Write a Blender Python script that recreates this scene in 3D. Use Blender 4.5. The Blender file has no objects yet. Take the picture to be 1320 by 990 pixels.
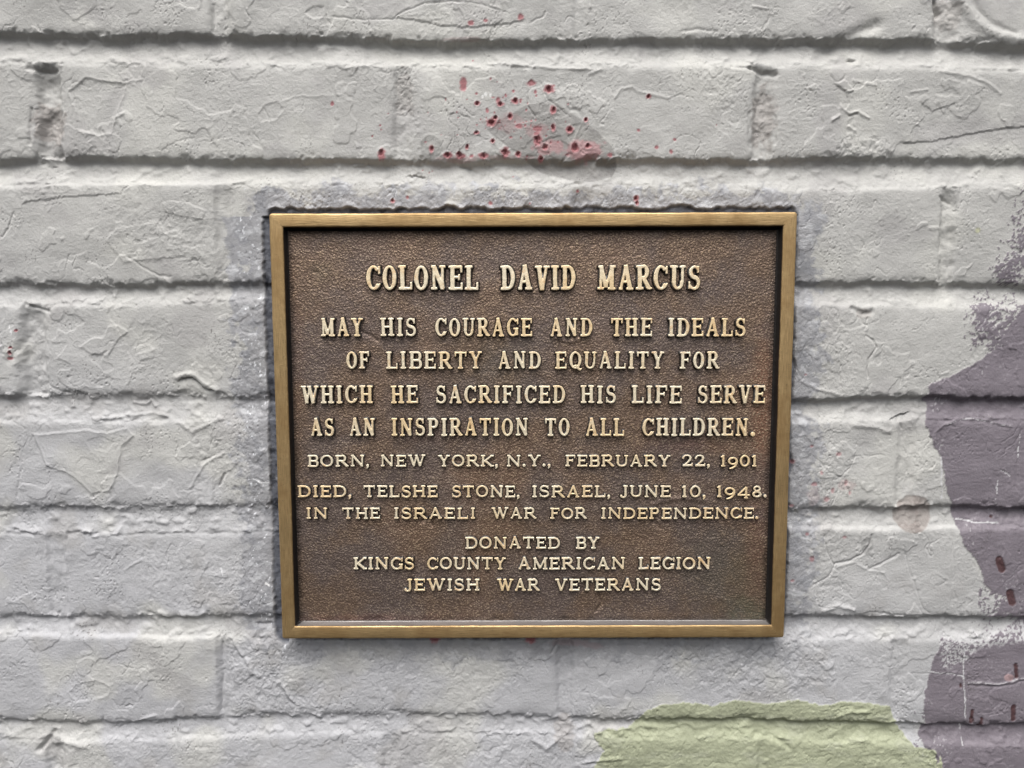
import bpy, math, random
import numpy as np

# ------------------------------------------------------------------ camera, world, sun, exposure
MM = 0.001
F, CAMD, PITCH = 953.0, 445.6, 0.0896          # focal length in photo pixels, distance (mm), downward tilt
scene = bpy.context.scene
cam_data = bpy.data.cameras.new("camera")
cam = bpy.data.objects.new("camera", cam_data)
scene.collection.objects.link(cam)
cam_data.sensor_width = 36.0
cam_data.lens = 36.0 * F / 1320.0
cam_data.clip_start = 0.01
cam_data.clip_end = 100.0
cam.location = (0, -CAMD * MM, 0)
cam.rotation_euler = (math.pi / 2 - PITCH, 0, 0)
scene.camera = cam

SUN_EL, SUN_AZ = math.radians(62), math.radians(14)   # azimuth measured from straight in front towards the left
world = bpy.data.worlds.new("World")
scene.world = world
world.use_nodes = True
wn = world.node_tree
wn.nodes.clear()
sky = wn.nodes.new("ShaderNodeTexSky")
sky.sky_type = 'NISHITA'
sky.sun_disc = False
sky.sun_elevation = SUN_EL
sky.sun_rotation = math.pi + SUN_AZ
sky.air_density = 1.0
sky.dust_density = 5.0
sky.ozone_density = 1.0
hs = wn.nodes.new("ShaderNodeHueSaturation")
hs.inputs["Saturation"].default_value = 0.18          # overcast: nearly colourless cloud light
bg = wn.nodes.new("ShaderNodeBackground")
bg.inputs["Strength"].default_value = 0.115
wo = wn.nodes.new("ShaderNodeOutputWorld")
wn.links.new(sky.outputs[0], hs.inputs["Color"])
wn.links.new(hs.outputs[0], bg.inputs[0])
wn.links.new(bg.outputs[0], wo.inputs[0])

sun_data = bpy.data.lights.new("sun", 'SUN')
sun_data.energy = 2.0
sun_data.angle = math.radians(48)
sun_data.color = (1.0, 0.97, 0.93)
sun = bpy.data.objects.new("sun", sun_data)
scene.collection.objects.link(sun)
from mathutils import Vector
sdir = Vector((-math.sin(SUN_AZ) * math.cos(SUN_EL), -math.cos(SUN_AZ) * math.cos(SUN_EL), math.sin(SUN_EL)))
sun.rotation_euler = sdir.to_track_quat('Z', 'Y').to_euler()
sun.location = sdir * 3

scene.view_settings.view_transform = 'Standard'
scene.view_settings.look = 'None'
scene.view_settings.exposure = 0.38
scene.view_settings.gamma = 1.0
scene.view_settings.use_curve_mapping = False
scene.cycles.use_denoising = True
scene.cycles.max_bounces = 6

# ------------------------------------------------------------------ numpy noise
from concurrent.futures import ThreadPoolExecutor
_pool = ThreadPoolExecutor(4)
_tabs = {}
def _tab(seed):
    if seed not in _tabs:
        a = np.random.RandomState(seed * 7 + 3).rand(256 * 256).astype(np.float32) * np.float32(2 * np.pi)
        _tabs[seed] = (np.cos(a), np.sin(a))
    return _tabs[seed]
def _perlin(x, y, seed):
    TX, TY = _tab(seed)
    ix = np.floor(x); iy = np.floor(y)
    fx = x - ix; fy = y - iy
    u = fx * fx * fx * (fx * (fx * 6 - 15) + 10); v = fy * fy * fy * (fy * (fy * 6 - 15) + 10)
    ix = ix.astype(np.int32); iy = iy.astype(np.int32)
    x0 = ix & 255; x1 = (ix + 1) & 255; y0 = (iy & 255) << 8; y1 = ((iy + 1) & 255) << 8
    k = y0 + x0; a = TX.take(k) * fx + TY.take(k) * fy
    k = y0 + x1; b = TX.take(k) * (fx - 1) + TY.take(k) * fy
    a += (b - a) * u
    k = y1 + x0; c = TX.take(k) * fx + TY.take(k) * (fy - 1)
    k = y1 + x1; d = TX.take(k) * (fx - 1) + TY.take(k) * (fy - 1)
    c += (d - c) * u
    a += (c - a) * v
    return 1.5 * a
def perlin(x, y, seed=0):
    x = np.asarray(x, np.float32); y = np.asarray(y, np.float32)
    if x.size < 40000 or x.ndim < 2: return _perlin(x, y, seed)
    _tab(seed)
    n = 8; e = np.linspace(0, x.shape[0], n + 1).astype(int)
    return np.concatenate(list(_pool.map(lambda i: _perlin(x[e[i]:e[i + 1]], y[e[i]:e[i + 1]], seed), range(n))))
def _coarse(f, o, seed, ax):
    """a slow octave over the wall grid, worked out on every 4th point and interpolated"""
    st = 4
    n0, n1 = X.shape
    r0 = np.unique(np.append(np.arange(0, n0, st), n0 - 1)); r1 = np.unique(np.append(np.arange(0, n1, st), n1 - 1))
    c = _perlin(X[np.ix_(r0, r1)] * f + 13.7 * o, Z[np.ix_(r0, r1)] * ax * f - 7.1 * o, seed)
    def w(r, n):
        i = np.clip(np.searchsorted(r, np.arange(n), side='right') - 1, 0, len(r) - 2)
        return i, ((np.arange(n) - r[i]) / (r[i + 1] - r[i])).astype(np.float32)
    i, t = w(r1, n1); c = c[:, i] * (1 - t) + c[:, i + 1] * t
    i, t = w(r0, n0); return c[i] * (1 - t)[:, None] + c[i + 1] * t[:, None]
X = Z = None
def fbm(x, y, scale, seed=0, octv=3, gain=0.5):
    s = 0; a = 1.0; f = 1.0 / scale; t = 0
    for o in range(octv):
        if x is X and y is Z and 1 / f >= 14: s = s + a * _coarse(f, o, seed + 17 * o, 1.0)
        else: s = s + a * perlin(x * np.float32(f) + np.float32(13.7 * o), y * np.float32(f) - np.float32(7.1 * o), seed + 17 * o)
        t += a
        a *= gain; f *= 2.03
    return s / t
def sm(a, b, x):
    t = np.clip((x - a) / (b - a), 0, 1)
    return t * t * (3 - 2 * t)
def gauss(d, w):
    return np.exp(-(d / w) ** 2)

# ------------------------------------------------------------------ measuring: photo pixel -> point on a plane of the wall (mm)
def W(px, py, depth=0.0):
    """point (x, z) where the sight line of a photo pixel meets the plane y = depth"""
    cx = (px - 660.0) / F; cy = (495.0 - py) / F
    dy = math.cos(PITCH) + cy * math.sin(PITCH)
    dz = -math.sin(PITCH) + cy * math.cos(PITCH)
    t = (depth + CAMD) / dy
    return cx * t, dz * t
def WP(pts, depth=0.0):
    return np.array([W(p[0], p[1], depth) for p in pts])
PXMM = 0.47

# ------------------------------------------------------------------ node helpers
def new_mat(name):
    m = bpy.data.materials.new(name)
    m.use_nodes = True
    n = m.node_tree
    n.nodes.clear()
    out = n.nodes.new("ShaderNodeOutputMaterial")
    b = n.nodes.new("ShaderNodeBsdfPrincipled")
    n.links.new(b.outputs[0], out.inputs[0])
    return m, n, b
def nd(n, t, **kw):
    x = n.nodes.new(t)
    for k, v in kw.items():
        if k.startswith("i_"):
            x.inputs[k[2:].replace("_", " ")].default_value = v
        else:
            setattr(x, k, v)
    return x
def math_node(n, op, a, b=None, c=None, clamp=False):
    x = n.nodes.new("ShaderNodeMath"); x.operation = op; x.use_clamp = clamp
    for i, v in enumerate((a, b, c)):
        if v is None: continue
        if isinstance(v, (int, float)): x.inputs[i].default_value = v
        else: n.links.new(v, x.inputs[i])
    return x.outputs[0]
def mix_col(n, fac, a, b, mode='MIX'):
    x = n.nodes.new("ShaderNodeMix"); x.data_type = 'RGBA'; x.blend_type = mode
    for sock, v in ((x.inputs[0], fac), (x.inputs[6], a), (x.inputs[7], b)):
        if isinstance(v, (int, float)): sock.default_value = v
        elif isinstance(v, tuple): sock.default_value = v if len(v) == 4 else (*v, 1)
        else: n.links.new(v, sock)
    return x.outputs[2]
def ramp(n, src, a, b, lo=0.0, hi=1.0):
    x = n.nodes.new("ShaderNodeMapRange"); x.interpolation_type = 'SMOOTHSTEP'
    n.links.new(src, x.inputs[0])
    for i, v in enumerate((a, b, lo, hi)): x.inputs[i + 1].default_value = v
    return x.outputs[0]
def S(r, g, b):
    """sRGB 0..255 to linear"""
    return tuple(((c / 255) / 12.92 if c / 255 <= 0.04045 else ((c / 255 + 0.055) / 1.055) ** 2.4) for c in (r, g, b))

# ------------------------------------------------------------------ materials
def wall_material():
    m, n, b = new_mat("painted_brick")
    tc = nd(n, "ShaderNodeTexCoord")
    at = nd(n, "ShaderNodeAttribute", attribute_name="paint")
    gl = nd(n, "ShaderNodeAttribute", attribute_name="gloss")
    n1 = nd(n, "ShaderNodeTexNoise", i_Scale=620.0, i_Detail=5.0, i_Roughness=0.65)
    n2 = nd(n, "ShaderNodeTexNoise", i_Scale=1500.0, i_Detail=3.0, i_Roughness=0.6)
    n3 = nd(n, "ShaderNodeTexNoise", i_Scale=16.0, i_Detail=4.0, i_Roughness=0.6)
    for x in (n1, n2, n3): n.links.new(tc.outputs["Object"], x.inputs["Vector"])
    k = math_node(n, 'ADD', math_node(n, 'MULTIPLY', n1.outputs[0], 0.12), math_node(n, 'MULTIPLY', n3.outputs[0], 0.14))
    k = math_node(n, 'ADD', k, math_node(n, 'MULTIPLY', n2.outputs[0], 0.08))
    k = math_node(n, 'ADD', k, 0.83)
    col = mix_col(n, 1.0, at.outputs["Color"], (1, 1, 1), 'MULTIPLY')
    cmb = nd(n, "ShaderNodeCombineColor")
    for i in range(3): n.links.new(k, cmb.inputs[i])
    n.links.new(cmb.outputs[0], col.node.inputs[7])
    n.links.new(col, b.inputs["Base Color"])
    n.links.new(ramp(n, gl.outputs["Fac"], 0, 1, 0.62, 0.30), b.inputs["Roughness"])
    b.inputs["Specular IOR Level"].default_value = 0.35
    bump = nd(n, "ShaderNodeBump", i_Strength=0.9, i_Distance=0.0006)
    hh = math_node(n, 'ADD', math_node(n, 'MULTIPLY', n1.outputs[0], 0.7), math_node(n, 'MULTIPLY', n2.outputs[0], 0.3))
    n.links.new(hh, bump.inputs["Height"])
    n.links.new(bump.outputs[0], b.inputs["Normal"])
    return m

def panel_material():
    m, n, b = new_mat("dark_bronze")
    tc = nd(n, "ShaderNodeTexCoord")
    P = tc.outputs["Object"]
    at = nd(n, "ShaderNodeAttribute", attribute_name="patina_shading")
    warp = nd(n, "ShaderNodeTexNoise", i_Scale=220.0, i_Detail=2.0)
    n.links.new(P, warp.inputs["Vector"])
    wv = nd(n, "ShaderNodeVectorMath", operation='SCALE'); n.links.new(warp.outputs["Color"], wv.inputs[0]); wv.inputs["Scale"].default_value = 0.0016
    wa = nd(n, "ShaderNodeVectorMath", operation='ADD'); n.links.new(P, wa.inputs[0]); n.links.new(wv.outputs[0], wa.inputs[1])
    v1 = nd(n, "ShaderNodeTexVoronoi", i_Scale=920.0); v1.feature = 'SMOOTH_F1'
    n.links.new(wa.outputs[0], v1.inputs["Vector"])
    n1 = nd(n, "ShaderNodeTexNoise", i_Scale=980.0, i_Detail=2.0, i_Roughness=0.5, i_Distortion=0.6)
    n.links.new(P, n1.inputs["Vector"])
    n2 = nd(n, "ShaderNodeTexNoise", i_Scale=26.0, i_Detail=4.0, i_Roughness=0.6)
    n3 = nd(n, "ShaderNodeTexNoise", i_Scale=2200.0, i_Detail=2.0)
    n4 = nd(n, "ShaderNodeTexNoise", i_Scale=11.0, i_Detail=3.0, i_Roughness=0.55)
    for x in (n2, n3, n4): n.links.new(P, x.inputs["Vector"])
    peb = math_node(n, 'SUBTRACT', 1.0, math_node(n, 'MULTIPLY', v1.outputs["Distance"], 1.25))
    h = math_node(n, 'ADD', math_node(n, 'MULTIPLY', peb, 0.55), math_node(n, 'MULTIPLY', n1.outputs[0], 0.6))
    tops = ramp(n, h, 0.56, 0.80)
    base = mix_col(n, ramp(n, n2.outputs[0], 0.40, 0.62), S(112, 98, 92), S(124, 104, 90))
    base = mix_col(n, ramp(n, n4.outputs[0], 0.5, 0.72), base, S(134, 110, 94))
    base = mix_col(n, 1.0, base, at.outputs["Color"], 'MULTIPLY')
    worn = mix_col(n, ramp(n, n2.outputs[0], 0.3, 0.7), S(166, 150, 134), S(186, 160, 132))
    wk = math_node(n, 'MULTIPLY', tops, ramp(n, n4.outputs[0], 0.3, 0.7, 0.45, 1.0))
    wk = math_node(n, 'MULTIPLY', wk, at.outputs["Alpha"])
    col = mix_col(n, wk, base, worn)
    n.links.new(col, b.inputs["Base Color"])
    b.inputs["Metallic"].default_value = 0.55
    n.links.new(ramp(n, n2.outputs[0], 0.3, 0.7, 0.50, 0.40), b.inputs["Roughness"])
    bump = nd(n, "ShaderNodeBump", i_Strength=0.85, i_Distance=0.0006)
    h2 = math_node(n, 'ADD', h, math_node(n, 'MULTIPLY', n3.outputs[0], 0.1))
    n.links.new(h2, bump.inputs["Height"])
    n.links.new(bump.outputs[0], b.inputs["Normal"])
    return m

def frame_material():
    m, n, b = new_mat("brushed_bronze")
    tc = nd(n, "ShaderNodeTexCoord")
    at = nd(n, "ShaderNodeAttribute", attribute_name="along")     # x across the bar, y along the bar (mm)
    mp = nd(n, "ShaderNodeMapping"); mp.inputs["Scale"].default_value = (2.6, 0.10, 1)
    n.links.new(at.outputs["Vector"], mp.inputs["Vector"])
    st = nd(n, "ShaderNodeTexNoise", i_Scale=1.0, i_Detail=4.0, i_Roughness=0.65); n.links.new(mp.outputs[0], st.inputs["Vector"])
    mp2 = nd(n, "ShaderNodeMapping"); mp2.inputs["Scale"].default_value = (0.5, 1.8, 1); mp2.inputs["Rotation"].default_value = (0, 0, 0.5)
    n.links.new(at.outputs["Vector"], mp2.inputs["Vector"])
    sc = nd(n, "ShaderNodeTexNoise", i_Scale=0.7, i_Detail=5.0, i_Roughness=0.7); n.links.new(mp2.outputs[0], sc.inputs["Vector"])
    bl = nd(n, "ShaderNodeTexNoise", i_Scale=24.0, i_Detail=4.0, i_Roughness=0.65); n.links.new(tc.outputs["Object"], bl.inputs["Vector"])
    sp = nd(n, "ShaderNodeTexNoise", i_Scale=420.0, i_Detail=3.0, i_Roughness=0.7); n.links.new(tc.outputs["Object"], sp.inputs["Vector"])
    c = mix_col(n, ramp(n, st.outputs[0], 0.3, 0.7), S(182, 152, 108), S(218, 186, 136))
    c = mix_col(n, ramp(n, bl.outputs[0], 0.42, 0.72, 0, 0.8), c, S(150, 120, 78))
    c = mix_col(n, ramp(n, sc.outputs[0], 0.58, 0.75, 0, 0.75), c, S(118, 98, 72))
    c = mix_col(n, ramp(n, sp.outputs[0], 0.60, 0.78, 0, 0.5), c, S(112, 104, 86))
    sx = nd(n, "ShaderNodeSeparateXYZ"); n.links.new(at.outputs["Vector"], sx.inputs[0])
    c = mix_col(n, math_node(n, 'MINIMUM', sx.outputs[2], 1.0), c, S(62, 58, 56))  # inner walls coloured dark, their shade put into the colour
    c = mix_col(n, math_node(n, 'SUBTRACT', sx.outputs[2], 1.0, clamp=True), c, S(138, 134, 132))  # bottom inner wall painted paler for the sky light on it
    n.links.new(c, b.inputs["Base Color"])
    b.inputs["Metallic"].default_value = 0.7
    n.links.new(ramp(n, bl.outputs[0], 0.3, 0.7, 0.30, 0.52), b.inputs["Roughness"])
    bump = nd(n, "ShaderNodeBump", i_Strength=0.6, i_Distance=0.0003)
    n.links.new(math_node(n, 'ADD', st.outputs[0], math_node(n, 'MULTIPLY', sp.outputs[0], 0.7)), bump.inputs["Height"])
    n.links.new(bump.outputs[0], b.inputs["Normal"])
    return m

def letter_material():
    m, n, b = new_mat("polished_letter_bronze")
    tc = nd(n, "ShaderNodeTexCoord"); ge = nd(n, "ShaderNodeNewGeometry")
    at = nd(n, "ShaderNodeAttribute", attribute_name="worn")
    a1 = nd(n, "ShaderNodeTexNoise", i_Scale=600.0, i_Detail=3.0, i_Roughness=0.6)
    a2 = nd(n, "ShaderNodeTexNoise", i_Scale=26.0, i_Detail=3.0)
    a3 = nd(n, "ShaderNodeTexNoise", i_Scale=180.0, i_Detail=3.0, i_Roughness=0.7)
    for x in (a1, a2, a3): n.links.new(ge.outputs["Position"], x.inputs["Vector"])
    pol = mix_col(n, ramp(n, a2.outputs[0], 0.4, 0.62), S(255, 241, 212), S(252, 224, 178))
    pol = mix_col(n, ramp(n, a3.outputs[0], 0.52, 0.72, 0, 0.65), pol, S(220, 176, 122))
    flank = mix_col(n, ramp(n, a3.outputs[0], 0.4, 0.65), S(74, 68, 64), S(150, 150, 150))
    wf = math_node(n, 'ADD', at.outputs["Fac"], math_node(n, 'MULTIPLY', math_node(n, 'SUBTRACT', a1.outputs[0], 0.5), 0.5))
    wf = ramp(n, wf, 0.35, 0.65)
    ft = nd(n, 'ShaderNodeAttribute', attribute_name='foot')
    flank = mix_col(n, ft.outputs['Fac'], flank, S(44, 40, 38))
    n.links.new(mix_col(n, wf, flank, pol), b.inputs["Base Color"])
    n.links.new(ramp(n, at.outputs["Fac"], 0, 1, 0.7, 0.35), b.inputs["Metallic"])
    n.links.new(ramp(n, a3.outputs[0], 0.3, 0.7, 0.32, 0.5), b.inputs["Roughness"])
    bump = nd(n, "ShaderNodeBump", i_Strength=0.35, i_Distance=0.0002)
    n.links.new(a1.outputs[0], bump.inputs["Height"])
    n.links.new(bump.outputs[0], b.inputs["Normal"])
    return m

M_WALL, M_PANEL, M_FRAME, M_LETTER = wall_material(), panel_material(), frame_material(), letter_material()

# ------------------------------------------------------------------ mesh helpers
def mesh_from(name, co, quads, mat, normals=None, attrs=()):
    me = bpy.data.meshes.new(name)
    nv, nf = len(co), len(quads)
    me.vertices.add(nv); me.vertices.foreach_set("co", np.ascontiguousarray(co, np.float32).ravel())
    me.loops.add(nf * 4); me.loops.foreach_set("vertex_index", np.ascontiguousarray(quads, np.int32).ravel())
    me.polygons.add(nf)
    me.polygons.foreach_set("loop_start", np.arange(0, nf * 4, 4, dtype=np.int32))
    me.polygons.foreach_set("loop_total", np.full(nf, 4, np.int32))
    me.update(calc_edges=True)
    me.polygons.foreach_set("use_smooth", np.ones(nf, bool))
    for an, typ, data in attrs:
        a = me.attributes.new(an, typ, 'POINT')
        key = {'FLOAT': 'value', 'FLOAT_COLOR': 'color', 'FLOAT_VECTOR': 'vector'}[typ]
        a.data.foreach_set(key, np.ascontiguousarray(data, np.float32).ravel())
    me.materials.append(mat)
    if normals is not None:
        me.normals_split_custom_set_from_vertices(np.ascontiguousarray(normals, np.float32))
    return me
def obj(name, me, parent=None, loc=(0, 0, 0)):
    o = bpy.data.objects.new(name, me)
    scene.collection.objects.link(o)
    o.location = loc
    if parent is not None: o.parent = parent
    return o
def thing(name, label, cat, loc):
    o = bpy.data.objects.new(name, None)
    o.empty_display_size = 0.05
    scene.collection.objects.link(o)
    o.location = loc; o["label"] = label; o["category"] = cat
    return o

# ================================================================== THE WALL
PCX, PCZ, PW, PH, PROT = 12.50, -66.92, 305.0, 254.5, 0.0025      # plaque: centre, width, height (mm), tiny turn
def axis(lo, hi, a, b, fine, coarse):
    return np.concatenate([np.arange(lo, a, coarse), np.arange(a, b, fine), np.arange(b, hi + coarse, coarse)])
gx = axis(-470, 470, -348, 348, 0.58, 2.5)
gz = axis(-400, 290, -292, 190, 0.58, 2.5)
X, Z = np.meshgrid(gx, gz); X = X.astype(np.float32); Z = Z.astype(np.float32)
NZ, NX = X.shape

# domain warp gives every edge its wobble
WX = X + 1.4 * fbm(X, Z, 24, 1) + 0.8 * fbm(X, Z, 6, 2) + 0.35 * fbm(X, Z, 2.2, 3, 2)
WZ = Z + 1.4 * fbm(X, Z, 48, 4) + 1.3 * fbm(X, Z, 13, 7, 2) + 0.9 * fbm(X, Z, 6, 5) + 0.40 * fbm(X, Z, 2.4, 6, 2)

# joints, photo pixels: (x, y of the shadow line, y of the lower brick's upper edge, depth mm)
J = [
    [(-60, 43, 78, 6), (120, 45, 80, 6), (300, 47, 83, 6.5), (440, 50, 82, 6.5), (600, 55, 84, 6.5), (760, 51, 83, 5.5), (900, 51, 83, 6), (1060, 52, 84, 6.5), (1200, 52, 85, 6.5), (1320, 60, 90, 7), (1400, 62, 92, 7)],
    [(-60, 207, 240, 6), (90, 203, 238, 6), (280, 206, 236, 6), (430, 207, 236, 5), (600, 208, 237, 4), (760, 207, 238, 4), (940, 207, 240, 4), (1010, 205, 242, 6), (1120, 204, 243, 6.5), (1320, 206, 240, 6.5), (1400, 206, 240, 6.5)],
    [(-60, 366, 393, 4), (150, 367, 391, 4), (345, 365, 386, 3.5), (700, 366, 388, 4), (1030, 364, 392, 4.5), (1200, 363, 394, 4.5), (1320, 369, 394, 4.5), (1400, 370, 395, 4)],
    [(-60, 511, 541, 3), (150, 510, 544, 3), (345, 511, 538, 2.6), (700, 513, 540, 4), (1030, 516, 542, 4), (1180, 512, 540, 4.5), (1320, 514, 541, 5), (1400, 514, 541, 4)],
    [(-60, 655, 686, 3.2), (150, 654, 688, 2.4), (345, 652, 686, 2), (700, 652, 684, 4), (1030, 655, 680, 2.5), (1200, 652, 680, 3.5), (1320, 656, 680, 5), (1400, 656, 680, 4)],
    [(-60, 794, 816, 2.6), (160, 796, 820, 2.8), (345, 793, 822, 2), (700, 796, 822, 3), (1030, 795, 822, 3), (1200, 796, 822, 3.5), (1320, 796, 822, 4), (1400, 796, 822, 4)],
    [(-60, 930, 955, 2.5), (160, 931, 953, 2.6), (300, 924, 948, 2), (440, 922, 944, 1.7), (620, 922, 946, 1.7), (760, 928, 950, 2.8), (960, 928, 952, 4), (1150, 934, 958, 4), (1320, 934, 958, 2.5), (1400, 934, 958, 3)],
]
# bricks' end joints, photo pixels per row: (x at the top, y, strength, width px)
PERP = {
    0: [(-190, 20, 1, 26), (283, 20, .55, 26), (750, 15, .3, 24), (1222, 10, .8, 34), (1700, 10, .6, 26)],
    1: [(62, 140, 1, 34), (518, 140, .45, 24), (985, 140, .75, 30), (1460, 140, .6, 26), (-400, 140, .6, 26)],
    2: [(-170, 300, .6, 26), (290, 300, .22, 22), (750, 300, .5, 26), (1223, 300, .65, 22), (1680, 300, .5, 26)],
    3: [(42, 450, .9, 36), (515, 450, .5, 26), (975, 450, .5, 26), (1440, 450, .5, 26), (-400, 450, .5, 26)],
    4: [(-180, 600, .5, 26), (262, 600, .18, 22), (730, 600, .5, 26), (1168, 600, .4, 26), (1620, 600, .5, 26)],
    5: [(72, 740, .5, 30), (515, 740, .5, 26), (955, 740, .5, 26), (1398, 740, .5, 26), (-380, 740, .5, 26)],
    6: [(-150, 870, .5, 26), (290, 870, .32, 22), (728, 870, .5, 26), (1158, 870, .25, 22), (1600, 870, .5, 26)],
    7: [(70, 980, .7, 26), (505, 980, .4, 26), (985, 980, .35, 26), (1400, 980, .5, 26), (-360, 980, .5, 26)],
}
joints = []
for j in J:
    top = np.array([(*W(p[0], p[1]),) for p in j]); bot = np.array([(*W(p[0], p[2]),) for p in j])
    xs = np.array([W(p[0], p[1])[0] for p in j])
    joints.append((xs, top[:, 1], bot[:, 1], np.array([p[3] for p in j], float)))
up = joints[0]; dn = joints[-1]
joints = [(up[0], up[1] + 71, up[2] + 71, up[3])] + joints + [(dn[0], dn[1] - 66, dn[2] - 66, dn[3])]
up = joints[0]
joints = [(up[0], up[1] + 71, up[2] + 71, up[3])] + joints
nrows = len(joints) + 1                                      # row r lies above joint r
perps = {}
for r in range(nrows):
    k = r - 2                                                # key of PERP
    if k in PERP: perps[r] = sorted((W(p[0], p[1])[0], p[2], p[3] * PXMM) for p in PERP[k])
    else:
        off = 0 if r % 2 else 108
        perps[r] = [(-280 - off + 217 * i, .5, 12) for i in range(5)]

rng = random.Random(4)
H = np.zeros_like(X); BID = np.full(X.shape, -1, np.int32)
wob = 0.7 * fbm(X, Z, 10, 31, 3)
row_above_bot = np.full(X.shape, 1e3, np.float32)
bid = 0; rough_top = fbm(X, Z, 5, 77, 3)
depthfield = np.zeros_like(X)
for r in range(nrows):
    zb_top = joints[r - 1] if r > 0 else None                # joint above this row
    zb_bot = joints[r] if r < len(joints) else None
    upper = np.interp(X, zb_top[0], zb_top[2]) if zb_top else np.full_like(X, 1e4)    # brick's upper edge
    lower = np.interp(X, zb_bot[0], zb_bot[1]) if zb_bot else np.full_like(X, -1e4)   # brick's lower edge
    inrow = (WZ <= upper) & (WZ >= lower)
    dT = upper - WZ; dB = WZ - lower
    ps = perps[r]
    cx = [p[0] for p in ps]
    for i in range(len(ps) + 1):
        l = ps[i - 1] if i > 0 else None; q = ps[i] if i < len(ps) else None
        sel = inrow.copy()
        dL = (WX - (l[0] + l[2] / 2)) if l else np.full_like(X, 1e3)
        dR = ((q[0] - q[2] / 2) - WX) if q else np.full_like(X, 1e3)
        sel &= (dL >= 0) & (dR >= 0)
        off, tx, tz = rng.uniform(-.6, .6), rng.uniform(-.006, .006), rng.uniform(-.014, .014)
        if not sel.any(): bid += 1; continue
        mx = X[sel].mean(); mz = Z[sel].mean()
        face = off + tx * (X - mx) + tz * (Z - mz)
        sl = l[1] if l else 0; sr = q[1] if q else 0
        h = face - 1.3 * np.exp(-np.maximum(dT, 0) / 1.3) - 1.5 * np.exp(-np.maximum(dB, 0) / 1.5) \
            - 1.3 * sl * np.exp(-np.maximum(dL, 0) / 1.2) - 1.3 * sr * np.exp(-np.maximum(dR, 0) / 1.6)
        H[sel] = h[sel]; BID[sel] = bid
        bid += 1
    for (px, s, w) in ps:                                    # end joints
        sel = inrow & (np.abs(WX - px) < w / 2)
        u = np.clip(1 - np.abs(WX - px) / (w / 2), 0, 1)
        h = (-1.2 * s - 3.6 * s * sm(0, .5, u)) * (.5 + .5 * sm(0, 9, dT)) * (1 + .5 * fbm(X, Z, 14, 43, 2)) + s * 0.9 * fbm(X, Z, 4, 41, 3) + s * .5 * fbm(X, Z, 1.6, 44, 2)
        H[sel] = h[sel]; BID[sel] = -2
    if zb_bot:                                               # the bed joint under this row
        b_edge = np.interp(X, zb_bot[0], zb_bot[2]); D = np.interp(X, zb_bot[0], zb_bot[3]); D = .86 * np.minimum(D, 2.2 + .55 * D)
        sel = (WZ < lower) & (WZ > b_edge)
        t = np.clip((WZ - b_edge) / np.maximum(lower - b_edge, 1), 0, 1)
        prof = (0.04 + 0.96 * (1 - (1 - t) ** 1.7)) * (1 - .35 * sm(.80, 1.0, t))
        h = -1.0 - D * prof * (1 + 0.35 * fbm(X, Z, 35, 51 + r, 2)) + 0.9 * fbm(X, Z, 11, 52, 4) + 0.28 * fbm(X, Z * 2.0, 2.5, 53, 2) + .8 * sm(.15, .35, fbm(X, Z * 1.4, 9, 54, 3))
        H[sel] = h[sel]; BID[sel] = -2

# --- soften everything a little, as many coats of paint do
def blur(a, n=1):
    for _ in range(n):
        b = a.copy()
        b[1:-1] = (a[:-2] + 2 * a[1:-1] + a[2:]) / 4
        c = b.copy()
        c[:, 1:-1] = (b[:, :-2] + 2 * b[:, 1:-1] + b[:, 2:]) / 4
        a = c
    return a
H = blur(H, 2)
# sharp lip under the lower edges of the bricks
# --- relief of the paint coats
def terr(scale, seed, thr, w, ax=1.0):
    return sm(thr - w, thr + w, fbm(X + 3 * fbm(X, Z, 9, seed + 5, 2), (Z + 2 * fbm(X, Z, 7, seed + 6, 2)) * ax, scale, seed, 4, .55))
def pmask(pts, soft):                                        # soft mask of a pixel polygon
    d = poly_sd(WP(pts)); return sm(-soft, soft, d)
def seg_dist(P, jx, jz, closed=False):
    """distance of all points in a window to the polyline P; returns (window slices, distance)"""
    mg = 14
    i0, i1 = np.searchsorted(gx, [P[:, 0].min() - mg, P[:, 0].max() + mg])
    k0, k1 = np.searchsorted(gz, [P[:, 1].min() - mg, P[:, 1].max() + mg])
    s = (slice(k0, k1), slice(i0, i1))
    x, z = jx[s], jz[s]
    d = np.full(x.shape, 1e3, np.float32)
    n = len(P)
    for a in range(n if closed else n - 1):
        p, q = P[a], P[(a + 1) % n]
        e = q - p; L = max(e @ e, 1e-9)
        t = np.clip(((x - p[0]) * e[0] + (z - p[1]) * e[1]) / L, 0, 1)
        d = np.minimum(d, np.hypot(x - p[0] - t * e[0], z - p[1] - t * e[1]))
    return s, d
def poly_sd(P, jx=None, jz=None):
    """signed distance (positive inside) over the whole wall"""
    jx = WX if jx is None else jx; jz = WZ if jz is None else jz
    ins = np.zeros(X.shape, bool); d = np.full(X.shape, 60.0, np.float32)
    n = len(P)
    for a in range(n):
        p, q = P[a], P[(a + 1) % n]
        c = ((p[1] > jz) != (q[1] > jz))
        with np.errstate(divide='ignore', invalid='ignore'):
            xi = (q[0] - p[0]) * (jz - p[1]) / (q[1] - p[1] + 1e-12) + p[0]
        ins ^= c & (jx < xi)
    s, dd = seg_dist(P, jx, jz, True)
    big = np.full(X.shape, 14.0, np.float32); big[s] = np.minimum(dd, 14)
    return np.where(ins, big, -big)
KX = X + .9 * fbm(X, Z, 5, 61, 3); KZ = Z + .9 * fbm(X, Z, 5, 62, 3)        # jittered coordinates for hand placed marks
def ridge(pts, amp, width):
    s, d = seg_dist(WP(pts), KX, KZ); H[s] += amp * np.exp(-(d / width) ** 2)
def crack(pts, amp=.6, width=.45): ridge(pts, -amp, width)
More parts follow.
